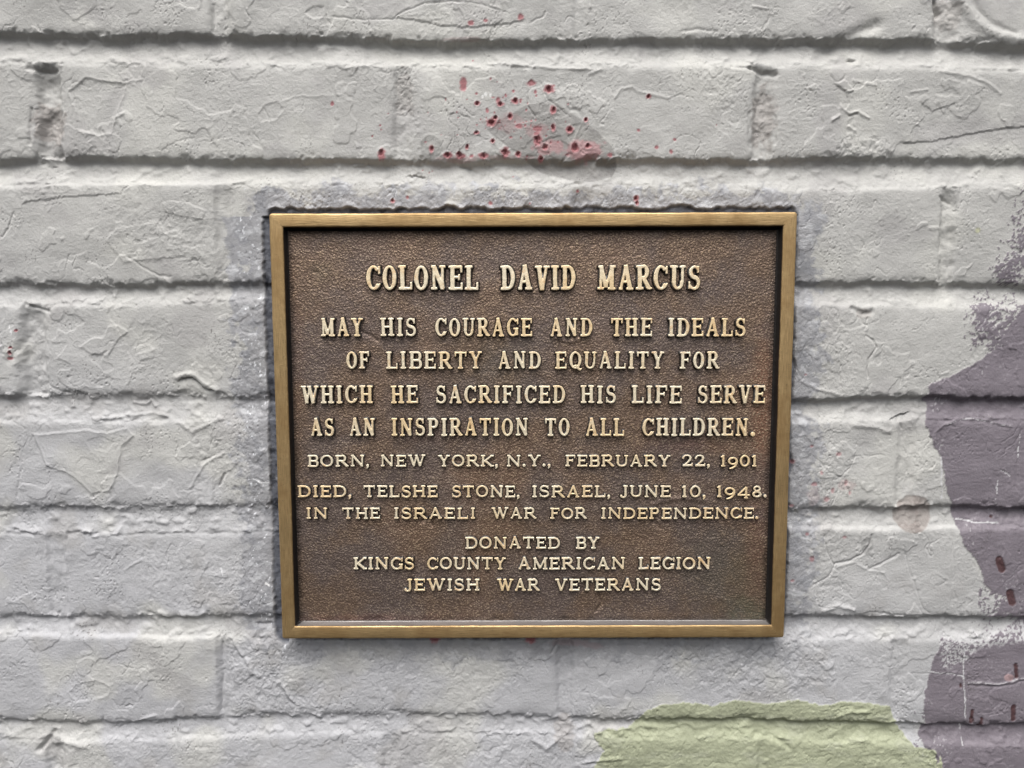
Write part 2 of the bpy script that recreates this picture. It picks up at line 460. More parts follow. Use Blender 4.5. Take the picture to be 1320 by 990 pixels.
def plate(pts, amp, edge=.5, rim=.0):
    d = poly_sd(WP(pts), KX, KZ)
    H[...] += amp * sm(-edge, edge, d) + rim * np.exp(-(d / 1.0) ** 2)
def step(pts, amp, fade):
    """a one sided step along an open polyline: full height at the line, fading away below it"""
    P = WP(pts); s, d = seg_dist(P, KX, KZ)
    line = np.interp(KX[s], P[:, 0], P[:, 1])
    ok = (KX[s] > P[:, 0].min()) & (KX[s] < P[:, 0].max())
    H[s] += amp * ok * np.where(KZ[s] < line, np.exp(-(line - KZ[s]) / fade), 0) * sm(0, 4, KX[s] - P[:, 0].min()) * sm(0, 4, P[:, 0].max() - KX[s])

infield = sm(-3, 0, H)                                        # brick faces take more flaking than the joints
H += 1.1 * fbm(X, Z, 85, 11, 2) + 1.0 * fbm(X, Z, 32, 12, 2) + .34 * fbm(X, Z, 14, 13, 2) + .05 * fbm(X, Z, 6, 17, 2)
H += (.07 + .17 * sm(.05, .45, fbm(X, Z, 40, 18, 2))) * fbm(X, Z, 3.6, 14, 4, .66) + .08 * fbm(X * .4, Z * 1.3, 2.4, 19, 3, .6)
zone = sm(-.15, .25, fbm(X, Z, 70, 16, 2))
H += infield * (.34 * terr(46, 21, .17, .012) - .24 * terr(34, 22, .26, .010) * zone + .12 * terr(17, 23, .27, .03, 1.4) * zone)
H += infield * .12 * terr(12, 24, .30, .035) * sm(0, .3, fbm(X, Z, 55, 25, 2))
# fine ridged lines left by torn and re-painted coats
def ridged(scale, seed, w, ax=1.0):
    n = fbm(X + 1.5 * fbm(X, Z, 6, seed + 3, 2), Z * ax, scale, seed, 3, .5); return np.exp(-(n / w) ** 2)
H += .10 * ridged(22, 26, .018) * sm(.12, .35, fbm(X, Z, 40, 27, 2))
H -= .45 * ridged(34, 28, .006) * sm(.05, .25, fbm(X, Z, 45, 29, 2)) * infield
H += .16 * sm(.28, .45, perlin(X / 2.6, Z / 2.2, 91)) * sm(-.1, .3, fbm(X, Z, 30, 92, 2))
# crust along the upper edge of every brick: heaped, torn paint
for r, jt in enumerate(joints):
    be = np.interp(X, jt[0], jt[2]); te = np.interp(X, jt[0], jt[1])
    d = WZ - be
    n = fbm(X, Z * 1.8, 9, 101 + r, 4, .6)
    H += (.65 * sm(-.02, .3, n) + .12 * ridged(9, 120 + r, .06, 2.2)) * sm(-.35, .25, fbm(X, Z, 40, 180 + r, 2)) * np.exp(-((d - .5) / 2.6) ** 2)
    d2 = WZ - te
    H += .9 * sm(.02, .35, fbm(X, Z * 1.2, 7, 140 + r, 3, .6)) * np.exp(-((d2) / 1.5) ** 2)          # lumps hanging on the lower edge
    H -= 1.0 * sm(.10, .40, fbm(X, Z, 13, 160 + r, 3, .6)) * np.exp(-((d2 - 1.2) / 1.8) ** 2)         # bites out of it

H -= .5 * sm(.50, .60, perlin(X / 1.3, Z / 1.3, 95)) * sm(.1, .4, fbm(X, Z, 26, 96, 2))
# crinkled patches
def crinkle(pts, amp, scale=4.5, soft=7, seed=200):
    m = sm(-soft, soft, poly_sd(WP(pts)))
    a = fbm(X + 1.2 * fbm(X, Z, 3, seed + 1, 2), Z, scale, seed, 3, .55)
    H[...] += m * .62 * amp * ((1 - np.abs(a) * 3.2).clip(-.4, 1) - .4 + .9 * sm(.12, .2, a))
crinkle([(125, 255), (275, 258), (285, 330), (200, 345), (125, 310)], .35, 7, 8, 201)
crinkle([(165, 700), (330, 720), (335, 790), (190, 792)], .40, 4.5, 6, 202)
crinkle([(290, 815), (420, 822), (440, 925), (292, 920)], .60, 4.2, 4, 203)
crinkle([(430, 830), (700, 832), (640, 918), (440, 922)], .42, 5.5, 5, 204)
crinkle([(845, 825), (1065, 815), (1080, 880), (960, 905), (850, 870)], .65, 4.5, 5, 205)
crinkle([(440, 935), (800, 945), (800, 1000), (440, 1000)], .50, 5.5, 6, 206)
crinkle([(790, 905), (1150, 905), (1180, 1000), (780, 1000)], .38, 6, 5, 207)
crinkle([(1020, 560), (1090, 560), (1095, 780), (1020, 785)], .42, 4, 5, 208)
crinkle([(235, 545), (335, 530), (338, 640), (240, 640)], .50, 8, 6, 209)
crinkle([(295, 385), (340, 385), (345, 800), (300, 800)], .30, 4, 4, 210)
crinkle([(345, 245), (1030, 240), (1030, 272), (345, 272)], .45, 4, 2.5, 211)
crinkle([(1075, 175), (1150, 178), (1150, 215), (1075, 215)], 1.0, 6, 3, 212)
crinkle([(900, 98), (962, 100), (962, 170), (935, 168), (905, 120)], .45, 3.5, 2, 213)
crinkle([(505, 85), (540, 85), (530, 150), (508, 150)], .6, 2.6, 2, 214)
crinkle([(1030, 390), (1100, 400), (1095, 510), (1030, 510)], .35, 4, 5, 215)
crinkle([(0, 945), (340, 950), (340, 1000), (0, 1000)], .45, 7, 6, 216)
# dark slots where an end joint meets the bed joint above
def slot(pts, a=2.4, w=1.3): ridge(pts, -a * .65, w)
slot([(36, 87), (52, 91), (70, 90)]); slot([(968, 88), (985, 93), (1001, 96)]); slot([(943, 86), (968, 88)], 1.0, .8); slot([(40, 140), (38, 185)], 1.6, 1.1)
slot([(30, 393), (48, 397), (62, 402)], 1.8, 1.1); slot([(60, 400), (70, 392), (88, 391)], 1.0, .9); slot([(1212, 254), (1228, 262)], 1.4, 1.0); slot([(1213, 290), (1213, 325)], 1.2, 1.0)
slot([(966, 145), (967, 190)], 1.2, 1.0); slot([(1000, 150), (1000, 185)], 1.0, .8); slot([(274, 5), (275, 40)], .9, .9); slot([(12, 465), (28, 440), (34, 430)], 1.2, 2.0)
slot([(595, 213), (605, 217)], 2.0, 1.3); slot([(333, 806), (348, 806)], 2.2, 1.2)
# hand placed flakes, ridges and cracks
plate([(88, 118), (110, 99), (128, 104), (162, 107), (156, 125), (149, 148), (142, 172), (125, 174), (101, 168), (97, 140)], -.55, .5, .28)
ridge([(162, 107), (172, 104), (182, 103)], .4, .7); ridge([(150, 152), (160, 146)], .45, .8)
plate([(332, 147), (341, 136), (357, 130), (366, 141), (355, 154), (336, 157)], -.3, .35, .15)
ridge([(366, 131), (380, 124), (405, 124), (440, 122)], .22, .5); crack([(210, 195), (225, 183), (250, 178)], .3, .6)
crack([(340, 140), (345, 150), (347, 156)], .35, .4)
step([(225, 2), (240, 10), (256, 12)], .6, 5); ridge([(257, 12), (260, 0), (258, -15)], .4, .7)
crack([(316, 12), (325, 25)], .5, .5); plate([(393, 16), (403, 8), (418, 8), (415, 22), (402, 25)], -.4, .5, .15)
step([(25, 264), (45, 258), (75, 255), (110, 252), (160, 250)], -.5, 6)
crack([(17, 274), (12, 295), (2, 305)], .6, .6)
plate([(210, 262), (225, 260), (248, 264), (266, 272), (262, 284), (240, 280), (215, 275)], .35, .4)
plate([(138, 310), (150, 296), (175, 291), (205, 286), (215, 300), (232, 297), (240, 330), (160, 338)], .30, .5, .1)
crack([(168, 332), (185, 345), (205, 355), (220, 357)], .5, .6)
ridge([(214, 361), (222, 370), (232, 370)], .8, 1.2)
plate([(103, 447), (118, 437), (134, 434), (139, 421), (152, 419), (165, 428), (150, 440), (140, 460), (118, 456)], .42, .45, .1)
plate([(172, 449), (188, 443), (199, 450), (197, 462), (180, 464)], .3, .4)
step([(225, 492), (234, 488), (246, 486), (256, 494), (264, 501), (278, 504)], -2.0, 3.2)
ridge([(226, 486), (240, 482), (252, 484), (262, 494), (278, 503)], .9, 1.5)
crack([(62, 497), (80, 505), (110, 509)], .5, .8)
ridge([(120, 540), (150, 538), (165, 535)], .9, 1.1); ridge([(165, 536), (195, 533), (215, 537)], .6, 1.1)
ridge([(170, 519), (185, 521), (192, 517), (198, 524)], .7, .9)
plate([(42, 560), (62, 559), (110, 554), (140, 558), (165, 551), (173, 562), (157, 575), (152, 612), (142, 633), (118, 636), (95, 613), (60, 600)], .45, .5, .22)
plate([(112, 568), (130, 562), (148, 570), (138, 582), (118, 580)], -.2, .4)
crack([(24, 575), (27, 600), (22, 640)], .35, .7)
ridge([(245, 628), (262, 600), (288, 584)], .5, .9); crack([(283, 625), (289, 612)], 1.2, .8); crack([(258, 595), (275, 588)], .5, .6)
ridge([(230, 545), (248, 557), (265, 548), (285, 540)], .6, 1.2)
ridge([(15, 680), (30, 686), (52, 688)], .7, 1.2); crack([(18, 683), (40, 690)], .8, .9)
ridge([(120, 692), (150, 688), (155, 680)], .8, 1.1)
ridge([(160, 735), (185, 720), (200, 735)], .3, .8)
for q in ([(150, 798), (162, 803)], [(183, 792), (200, 798)], [(207, 790), (214, 793)], [(235, 792), (255, 795), (262, 790)]): ridge(q, 1.0, 1.6)
plate([(90, 892), (102, 880), (122, 876), (142, 884), (140, 895), (120, 902), (100, 905)], -.22, .35, .22)
crack([(163, 911), (166, 908), (171, 910)], .8, .5)
step([(283, 842), (285, 846)], 0, 1)
ridge([(286, 830), (287, 870), (285, 915)], -.8, .9); ridge([(280, 835), (281, 910)], .5, 2.2)
for q in ([(300, 822), (305, 835), (312, 845)], [(318, 850), (325, 868), (335, 872)], [(345, 835), (352, 862)], [(360, 880), (378, 905)]): ridge(q, .9, 1.3)
step([(140, 940), (168, 935), (200, 928)], -.7, 5); ridge([(170, 932), (200, 922)], .6, 1)
crack([(50, 968), (60, 955), (68, 945)], 2.4, 1.6); ridge([(70, 960), (80, 955), (110, 962)], .9, 2)
crack([(430, 22), (470, 26), (505, 25), (520, 14), (548, 4), (575, 1), (610, 3), (650, 15)], .45, .45)
step([(505, 22), (540, 26), (570, 32), (610, 35), (660, 29), (680, 24)], -.55, 4); crack([(685, 28), (700, 22), (703, 15)], .5, .5)
crack([(659, 104), (663, 116)], .3, .35); crack([(681, 118), (680, 136), (690, 150)], .6, .4); crack([(699, 108), (704, 126), (712, 132), (735, 152)], .4, .4)
ridge([(740, 182), (750, 158)], .3, .8)
ridge([(792, 126), (800, 116), (815, 112), (825, 118), (843, 122), (862, 126)], .4, .8)
plate([(735, 118), (745, 116), (752, 130), (748, 142), (738, 138)], .3, .4)
ridge([(630, 172), (640, 190), (655, 195)], .15, .7)
for q in ([(447, 88), (480, 84), (492, 87)], [(660, 82), (720, 88), (760, 90)], [(760, 95), (775, 90)]): ridge(q, .6, .9)
step([(520, 225), (535, 226), (552, 228)], -1.2, 2.2)
for q in ([(455, 212), (470, 210), (476, 218), (462, 220)],): ridge(q, .6, .8)
plate([(1075, 108), (1088, 104), (1100, 116), (1094, 120)], .7, .4); ridge([(1100, 104), (1128, 110)], .4, .8)
ridge([(1084, 137), (1092, 147), (1106, 144), (1119, 152)], .65, .9); crack([(1086, 141), (1093, 150), (1106, 147)], .5, .6)
ridge([(1073, 155), (1080, 150)], .8, .8); ridge([(1092, 163), (1102, 168)], .5, .7); plate([(1042, 113), (1050, 108), (1058, 116), (1046, 117)], .4, .4)
step([(1184, 129), (1203, 143), (1241, 129)], -.45, 5); step([(1160, 184), (1200, 182), (1240, 174), (1300, 164), (1335, 162)], -.6, 7)
ridge([(1212, 92), (1250, 98), (1275, 108), (1290, 120)], .4, .8); ridge([(1175, 118), (1195, 116)], .35, .6)
crack([(1208, 0), (1210, 8), (1213, 16)], 3.2, 1.8)
ridge([(1236, -12), (1246, 10), (1262, 32), (1290, 48), (1325, 52)], 1.6, 3.2); crack([(1252, -10), (1262, 12), (1280, 30), (1310, 42)], .8, 1.6)
crack([(1072, 62), (1085, 52), (1110, 40), (1130, 32)], 1.8, 3.2)
ridge([(1098, 72), (1103, 74)], .7, .8); crack([(1095, 76), (1104, 77)], .9, .6)
ridge([(970, 8), (988, 12)], .5, .6); crack([(983, 38), (993, 20)], .4, .7); crack([(880, 40), (900, 36), (925, 40)], .5, .8)
crack([(1115, 432), (1124, 438), (1128, 448), (1119, 462), (1117, 472), (1118, 486)], .75, .5); ridge([(1112, 430), (1122, 436)], .3, .8)
crack([(1100, 398), (1112, 404), (1122, 402)], 1.2, 1.6); crack([(1118, 410), (1114, 424)], .5, .5)
ridge([(1030, 490), (1055, 502), (1080, 508)], .5, 1); crack([(1112, 508), (1120, 495)], .3, .5)
step([(1143, 543), (1152, 539), (1160, 535), (1178, 530)], -1.6, 3); crack([(1158, 540), (1163, 552)], .6, .8)
ridge([(1100, 548), (1125, 550), (1145, 556)], .7, 1.6); ridge([(1060, 540), (1085, 538)], .4, 1)
crack([(1070, 655), (1080, 632), (1082, 615), (1095, 604), (1102, 588), (1140, 586)], .35, .4); crack([(1048, 588), (1068, 608), (1082, 615)], .3, .4)
crack([(1076, 727), (1098, 722), (1112, 714), (1120, 704), (1124, 690)], .9, .6); ridge([(1080, 730), (1104, 725)], .3, .8)
crack([(1062, 690), (1066, 712), (1075, 728), (1070, 742), (1048, 755)], .55, .5); crack([(1118, 735), (1140, 724), (1158, 714)], .6, .8); ridge([(1105, 728), (1120, 736), (1140, 738)], .4, .8)
crack([(1164, 704), (1170, 728), (1180, 756), (1190, 785), (1198, 790)], .3, .5); crack([(1226, 690), (1229, 740), (1227, 780)], .3, .5)
step([(1110, 793), (1125, 788), (1160, 792), (1200, 793), (1270, 797)], -.5, 3)
ridge([(1062, 787), (1080, 781), (1100, 786)], .9, 1.4)
crack([(1075, 845), (1077, 900)], .25, .4); crack([(1040, 870), (1042, 905)], .25, .4); crack([(1175, 868), (1243, 870)], .3, .4)
ridge([(1206, 570), (1206, 558), (1214, 549), (1238, 540), (1270, 541), (1304, 550)], .5, .8); crack([(1212, 560), (1215, 582), (1216, 640)], .3, .5)
crack([(1310, 570), (1318, 555)], .4, .5); crack([(1312, 590), (1310, 630)], .4, .5); crack([(1290, 605), (1300, 612)], .3, .5)
crack([(1243, 836), (1242, 870), (1243, 925)], .35, .5); ridge([(1247, 880), (1290, 881), (1325, 873)], .45, .7); crack([(1247, 883), (1290, 884), (1325, 877)], .4, .7)
ridge([(1110, 700), (1125, 694)], -.3, 2.6); ridge([(1150, 655), (1175, 650), (1200, 655)], .8, 2.0)
crack([(605, 875), (606, 890), (604, 905)], .2, .4); crack([(646, 875), (645, 895)], .2, .4)
crack([(712, 842), (718, 832), (722, 824)], .8, 1.0); crack([(738, 838), (734, 828)], .6, .7)
for q in ([(700, 930), (720, 925), (735, 935)], [(690, 955), (705, 965), (720, 952)], [(745, 940), (760, 935), (775, 945)]): ridge(q, .9, 1.6)
ridge([(975, 948), (1000, 952), (1015, 962)], -1.2, 1.6); ridge([(1080, 922), (1095, 916), (1115, 918)], .8, 1.5)
for x0 in range(790, 1160, 46): ridge([(x0, 935 + (x0 % 7)), (x0 + 20, 941), (x0 + 42, 937)], .45, 1.4)

# --- colour and coats of other paint -------------------------------------------------------------
def lerp(C, col, m): 
    m = m[..., None]; return C * (1 - m) + np.array(col, np.float32) * m
C = np.zeros(X.shape + (3,), np.float32) + np.array(S(187, 186, 183), np.float32)
cool = sm(-120, 120, -(Z + 120) - .25 * X + 60 * fbm(X, Z, 120, 301, 2))
C = lerp(C, S(184, 184, 187), cool)
C = lerp(C, S(198, 197, 192), .7 * sm(.05, .3, fbm(X, Z, 60, 302, 3)))
C = lerp(C, S(172, 170, 169), .6 * sm(.1, .35, fbm(X, Z, 42, 303, 4)))
gloss = .35 * sm(-.1, .3, fbm(X, Z, 40, 310, 3))
# the older coat left bare round the plaque
cph, sph = math.cos(PROT), math.sin(PROT)
lx = (X - PCX) * cph + (Z - PCZ) * sph; lz = -(X - PCX) * sph + (Z - PCZ) * cph
ox = np.abs(lx) - PW / 2; oz = np.abs(lz) - PH / 2
prect = np.where((ox > 0) & (oz > 0), np.hypot(np.maximum(ox, 0), np.maximum(oz, 0)), np.maximum(ox, oz))
left = lx < -PW / 2; right = lx > PW / 2; above = lz > PH / 2; below = lz < -PH / 2
ringw = np.where(above, 14.0, np.where(below, 19.0, np.where(left, 27.0, 19.0)))
rn = fbm(X, Z, 22, 320, 4, .6); rn2 = fbm(X, Z, 5, 321, 3, .6)
ring = sm(-.2, .2, (ringw - prect) / 14 + rn * 1.4 + rn2 * .7)
ring *= np.where(below, .6, 1.0)
C = lerp(C, S(156, 156, 160), .85 * ring)
C = lerp(C, S(146, 147, 152), .7 * ring * sm(.0, .3, fbm(X, Z, 12, 322, 4, .6)))
C = lerp(C, S(194, 195, 198), .7 * ring * sm(.12, .3, fbm(X * .7, Z, 6, 323, 3, .6)))
gloss = np.maximum(gloss, .7 * ring)
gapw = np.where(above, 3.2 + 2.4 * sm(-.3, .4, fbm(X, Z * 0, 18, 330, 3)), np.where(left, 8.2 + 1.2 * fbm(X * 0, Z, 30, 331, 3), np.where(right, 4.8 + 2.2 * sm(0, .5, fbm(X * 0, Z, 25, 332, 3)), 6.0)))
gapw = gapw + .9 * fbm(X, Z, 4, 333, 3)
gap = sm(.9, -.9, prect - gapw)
H = np.where(gap > 0, H * (1 - gap) + gap * np.minimum(H - 1.2, -1.8 + .4 * fbm(X, Z, 4, 334, 2)), H)
H += .7 * np.exp(-((prect - gapw - 1.2) / 1.3) ** 2) * above * sm(-.2, .3, fbm(X, Z, 9, 335, 3))
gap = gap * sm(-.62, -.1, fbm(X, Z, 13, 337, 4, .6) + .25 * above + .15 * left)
C = lerp(C, S(92, 95, 104), gap * .9)  # shadow line round the plaque, painted dark into the recess
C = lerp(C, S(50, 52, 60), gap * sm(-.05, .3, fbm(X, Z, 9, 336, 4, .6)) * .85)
# bare gritty mortar in two end joints
for (px, py, rx, ry, k) in ((62, 158, 22, 26, .7), (985, 150, 16, 40, .6), (1225, 15, 20, 20, .4), (522, 120, 12, 30, .35), (728, 945, 14, 28, .5), (1112, 404, 12, 7, .5)):
    x0, z0 = W(px, py); q = ((X - x0) / (rx * PXMM)) ** 2 + ((Z - z0) / (ry * PXMM)) ** 2
    m = sm(1.2, .6, q + 1.2 * fbm(X, Z, 5, 340, 3))
    C = lerp(C, S(160, 154, 150), k * m)
    H += m * k * (.7 * fbm(X, Z, 2.0, 341, 3) + .5 * fbm(X, Z, 5, 342, 2))
# translucent old splash above the plaque and small round stains
spl = poly_sd(WP([(628, 168), (650, 152), (680, 134), (715, 131), (745, 152), (772, 172), (790, 190), (797, 213), (790, 227), (765, 234), (735, 232), (700, 222), (680, 208), (650, 186)]), X + .5 * fbm(X, Z, 9, 350), Z)
C *= (1 - .34 * sm(-.3, .3, spl))[..., None] * np.array([1, .985, .985], np.float32) ** sm(-.4, .4, spl)[..., None]
for (px, py, rx, ry, k) in ((1118, 703, 8, 12, .28), (556, 190, 14, 14, .22), (1137, 904, 8, 8, .2), (605, 392, 5, 4, .2)):
    x0, z0 = W(px, py); q = np.hypot((X - x0) / (rx * PXMM), (Z - z0) / (ry * PXMM)) + .12 * fbm(X, Z, 5, 351, 2)
    C *= (1 - k * sm(1.06, .94, q))[..., None]
def plug(px, py, r):                                         # a filled, overpainted fixing hole
    global C
    x0, z0 = W(px, py); q = np.hypot(X - x0, Z - z0) / (r * PXMM) + .10 * fbm(X, Z, 6, 360, 3)
    m = sm(1.04, .96, q)
    C = lerp(C, S(152, 144, 139), .8 * m); C = lerp(C, S(140, 130, 126), .5 * m * sm(.0, .3, fbm(X, Z, 6, 361, 3)))
    H[...] += .12 * np.exp(-((q - 1) / .09) ** 2) + m * (-.15 + .5 * np.exp(-((q - .42) / .16) ** 2) * (Z > z0 - 1.5) + .25 * fbm(X, Z, 3, 362, 3))
plug(1178, 663, 25)
# purple
def coat(pts, col, jit, seed, soft_pts=(), thick=.25):
    global C, gloss
    jx = X + jit * fbm(X, Z, 4, seed, 4, .65); jz = Z + jit * fbm(X, Z, 4, seed + 1, 4, .65)
    d = poly_sd(WP(pts), jx, jz)
    m = sm(-.25, .25, d)
    for sp, dens in soft_pts:                                 # dry brush: broken cover
        ds = sm(-3, 9, poly_sd(WP(sp)))
        nn = fbm(X, Z, 2.6, seed + 7, 3, .7) * 1.1 + fbm(X, Z, 12, seed + 8, 2) * .5 + H * .10
        m = np.maximum(m, sm(-.02, .06, nn - .32 + dens * ds) * (ds > 0))
    H[...] += thick * m
    C = lerp(C, col, m)
    return m, d
mp, dp = coat([(1420, 392), (1318, 396), (1298, 430), (1282, 450), (1262, 465), (1240, 476), (1222, 486), (1203, 492), (1194, 498), (1197, 506), (1190, 513), (1199, 521), (1193, 546), (1201, 565), (1205, 577), (1213, 588), (1217, 612), (1221, 636), (1228, 646),
             (1231, 664), (1236, 684), (1242, 704), (1254, 717), (1262, 734), (1268, 755), (1286, 765), (1299, 770), (1296, 788), (1318, 800), (1300, 812), (1278, 820), (1262, 832), (1214, 822), (1211, 836), (1203, 848), (1198, 870), (1192, 890), (1190, 908), (1192, 930), (1186, 950), (1192, 962), (1204, 972), (1212, 1010), (1216, 1120), (1420, 1120)],
            S(128, 121, 128), 1.6, 401,
            [([(1420, 225), (1318, 235), (1300, 300), (1282, 345), (1262, 372), (1246, 396), (1248, 430), (1262, 462), (1420, 430)], .52),
             ([(1268, 750), (1420, 750), (1420, 830), (1262, 835)], .42), ([(1185, 900), (1230, 900), (1230, 990), (1185, 980)], .3)], .28)
# joints inside the flaked band between the two purple fields stay grey
dry = sm(-2, 3, poly_sd(WP([(1210, 815), (1270, 812), (1335, 800), (1330, 828), (1262, 836), (1250, 852), (1224, 862), (1212, 858)])))
hole = dry * sm(.02, .12, fbm(X, Z, 2.4, 420, 3, .7) + .15 * dry - .08)
C = lerp(C, S(190, 189, 190), hole); H -= .2 * hole; mp = mp * (1 - hole)
H += mp * (.10 * fbm(X * .25, Z * 1.6, 2.2, 430, 3) + .14 * fbm(X * .3, Z, 9, 431, 3))
C *= (1 + .10 * mp * fbm(X * .4, Z, 14, 432, 3))[..., None]
gloss = np.maximum(gloss, .55 * mp)
# green
mg, dg = coat([(768, 1120), (766, 992), (772, 978), (779, 968), (771, 958), (765, 947), (779, 942), (812, 940), (822, 930), (830, 918), (850, 909), (883, 905), (918, 910), (950, 902), (985, 907), (1030, 901), (1060, 909), (1085, 903), (1122, 906), (1146, 910), (1151, 921), (1158, 936), (1168, 950), (1180, 962), (1203, 966), (1207, 984), (1211, 972), (1214, 990), (1216, 1120)],
            S(170, 174, 148), 1.7, 441, (), .45)
for q in ([(766, 944), (790, 940), (812, 941)], [(752, 984), (775, 980), (800, 978)], [(1198, 962), (1208, 975), (1214, 990)]): ridge(q, .7, 1.0)
H += mg * (.30 * fbm(X * .5, Z, 8, 450, 3) + .12 * fbm(X * .35, Z * 1.3, 2.5, 451, 2))
C *= (1 + .14 * mg * fbm(X * .5, Z, 16, 452, 4, .65))[..., None]
C = lerp(C, S(180, 183, 162), .5 * mg * sm(.1, .35, fbm(X * .5, Z * 1.5, 12, 453, 4, .65)))
gloss = np.maximum(gloss, .45 * mg)
# old white coat showing in scratches across the purple
def scratch(pts, w=.5, col=(205, 204, 206), seed=460, k=1.0):
    global C
    s, d = seg_dist(WP(pts), KX, KZ)
    C[s] = lerp(C[s], S(*col), k * sm(w, w * .5, d + .5 * fbm(X[s], Z[s], 3, seed, 3)))
scratch([(1243, 834), (1242, 870), (1243, 925)], .45); scratch([(1200, 866), (1242, 871)], .4); scratch([(1247, 880), (1290, 880), (1322, 873)], .35, k=.5)
scratch([(1214, 590), (1214, 642)], .4); scratch([(1214, 549), (1250, 539), (1304, 550)], .15, k=.7); scratch([(1236, 670), (1260, 674), (1290, 675)], .5)
scratch([(1240, 960), (1241, 930)], .3); scratch([(1290, 605), (1302, 614)], .2); scratch([(1312, 590), (1316, 560)], .2); scratch([(1286, 620), (1284, 650)], .2)
specks = sm(.43, .50, perlin(X / 1.4, Z / 1.6, 470)) * sm(.1, .3, fbm(X, Z, 14, 471, 2)) * mp * sm(20, 0, dp)
C = lerp(C, S(195, 193, 195), .8 * specks)
# chips down to the old red paint
chips = [(597, 108, 6), (685, 104, 2.2), (685, 107, 4.5), (708, 115, 6), (615, 133, 3.5), (642, 129, 3.5), (645, 134, 4), (664, 130, 4.5), (690, 118, 2.2), (662, 117, 2), (713, 142, 4.6), (658, 150, 4.2), (634, 158, 6), (638, 153, 4),
         (669, 162, 4), (693, 166, 5), (692, 172, 3.5), (713, 165, 3.8), (734, 168, 4.8), (693, 181, 6.5), (703, 190, 4.5), (741, 191, 6.5), (758, 189, 4), (592, 200, 5), (577, 200, 5), (651, 197, 6), (623, 201, 5), (602, 189, 3), (556, 192, 4), (492, 199, 6),
         (614, 171, 3), (635, 182, 3), (755, 155, 3), (786, 200, 3), (836, 124, 3), (671, 22, 4), (607, 30, 3.5), (626, 27, 2.5), (668, 199, 4), (697, 205, 4), (608, 201, 2.5), (597, 201, 3), (652, 123, 2), (628, 142, 2.5),
         (1080, 585, 4), (1046, 575, 2.5), (1090, 622, 4), (1073, 632, 3.5), (1095, 635, 3), (1065, 643, 4.5), (1049, 624, 4), (1058, 609, 3), (1046, 720, 4.5), (1021, 652, 3), (1022, 595, 4), (1038, 483, 2), (1088, 692, 3), (1021, 748, 3), (1040, 688, 3),
         (684, 823, 7), (560, 822, 7), (13, 462, 4), (13, 455, 4), (14, 448, 3), (20, 426, 3), (428, 133, 2.5), (870, 180, 2), (846, 190, 2.5), (865, 196, 2.5), (823, 168, 2), (820, 256, 4), (506, 259, 3), (821, 262, 3), (525, 254, 2), (632, 262, 2.5)]
chips = [(a, b, r, 1) for a, b, r in chips]
pink = np.zeros_like(X); red = np.zeros_like(X); dark = np.zeros_like(X)
rr = random.Random(9)
for i in range(70):                                          # a spray of tiny ones
    chips.append((rr.gauss(660, 75), rr.gauss(165, 38), rr.uniform(.7, 1.7), 0))
for (px, py, r, big) in chips:
    far = px > 1000; x0, z0 = W(px, py); R = r * PXMM * (.8 if far else .7 if px < 30 else 1.0)
    i0, i1 = np.searchsorted(gx, [x0 - 3 * R - 1, x0 + 3 * R + 1]); k0, k1 = np.searchsorted(gz, [z0 - 3 * R - 1, z0 + 3 * R + 1])
    s = (slice(k0, k1), slice(i0, i1)); sx = rr.uniform(.75, 1.3)
    q = np.hypot((X[s] - x0) / sx, (Z[s] - z0) * sx) / R + .45 * fbm(X[s], Z[s], 2.2, 480 + int(px) % 7, 3)
    fk = .5 if far else 1.0; pink[s] = np.maximum(pink[s], fk * sm(1.3, .85, q)); red[s] = np.maximum(red[s], fk * sm(.98, .7, q))
    if big and r > 2.6 and not far and rr.random() < .8:
        ox_, oz_ = rr.uniform(-.2, .2) * R, rr.uniform(-.1, .3) * R
        q2 = np.hypot((X[s] - x0 - ox_) * 1.15, Z[s] - z0 - oz_) / R + .4 * fbm(X[s], Z[s], 1.6, 490, 2)
        dark[s] = np.maximum(dark[s], sm(.46, .26, q2)); 
        H[s] += .28 * np.exp(-((q - 1.0) / .3) ** 2) - 1.1 * sm(.75, .4, q2)
    else: H[s] -= .25 * sm(1.0, .7, q)
for (px, py, rx, ry, k) in ((753, 195, 26, 14, 1.0), (708, 190, 22, 9, .9), (692, 168, 16, 10, .5), (655, 158, 26, 12, .35), (590, 205, 30, 4, .5), (640, 203, 60, 3, .35), (735, 829, 30, 6, .35), (765, 832, 16, 5, .3), (693, 176, 8, 8, .5), (1090, 625, 12, 8, .3), (600, 50, 30, 2.5, .3), (1048, 640, 8, 14, .2)):
    x0, z0 = W(px, py); q = np.hypot((X - x0) / (rx * PXMM), (Z - z0) / (ry * PXMM)) + .7 * fbm(X, Z, 5, 495, 4, .6)
    pink = np.maximum(pink, k * sm(1.1, .7, q))
C = lerp(C, S(180, 140, 142), .8 * pink); C = lerp(C, S(160, 100, 104), red * .8); C = lerp(C, S(100, 44, 48), dark * .85)
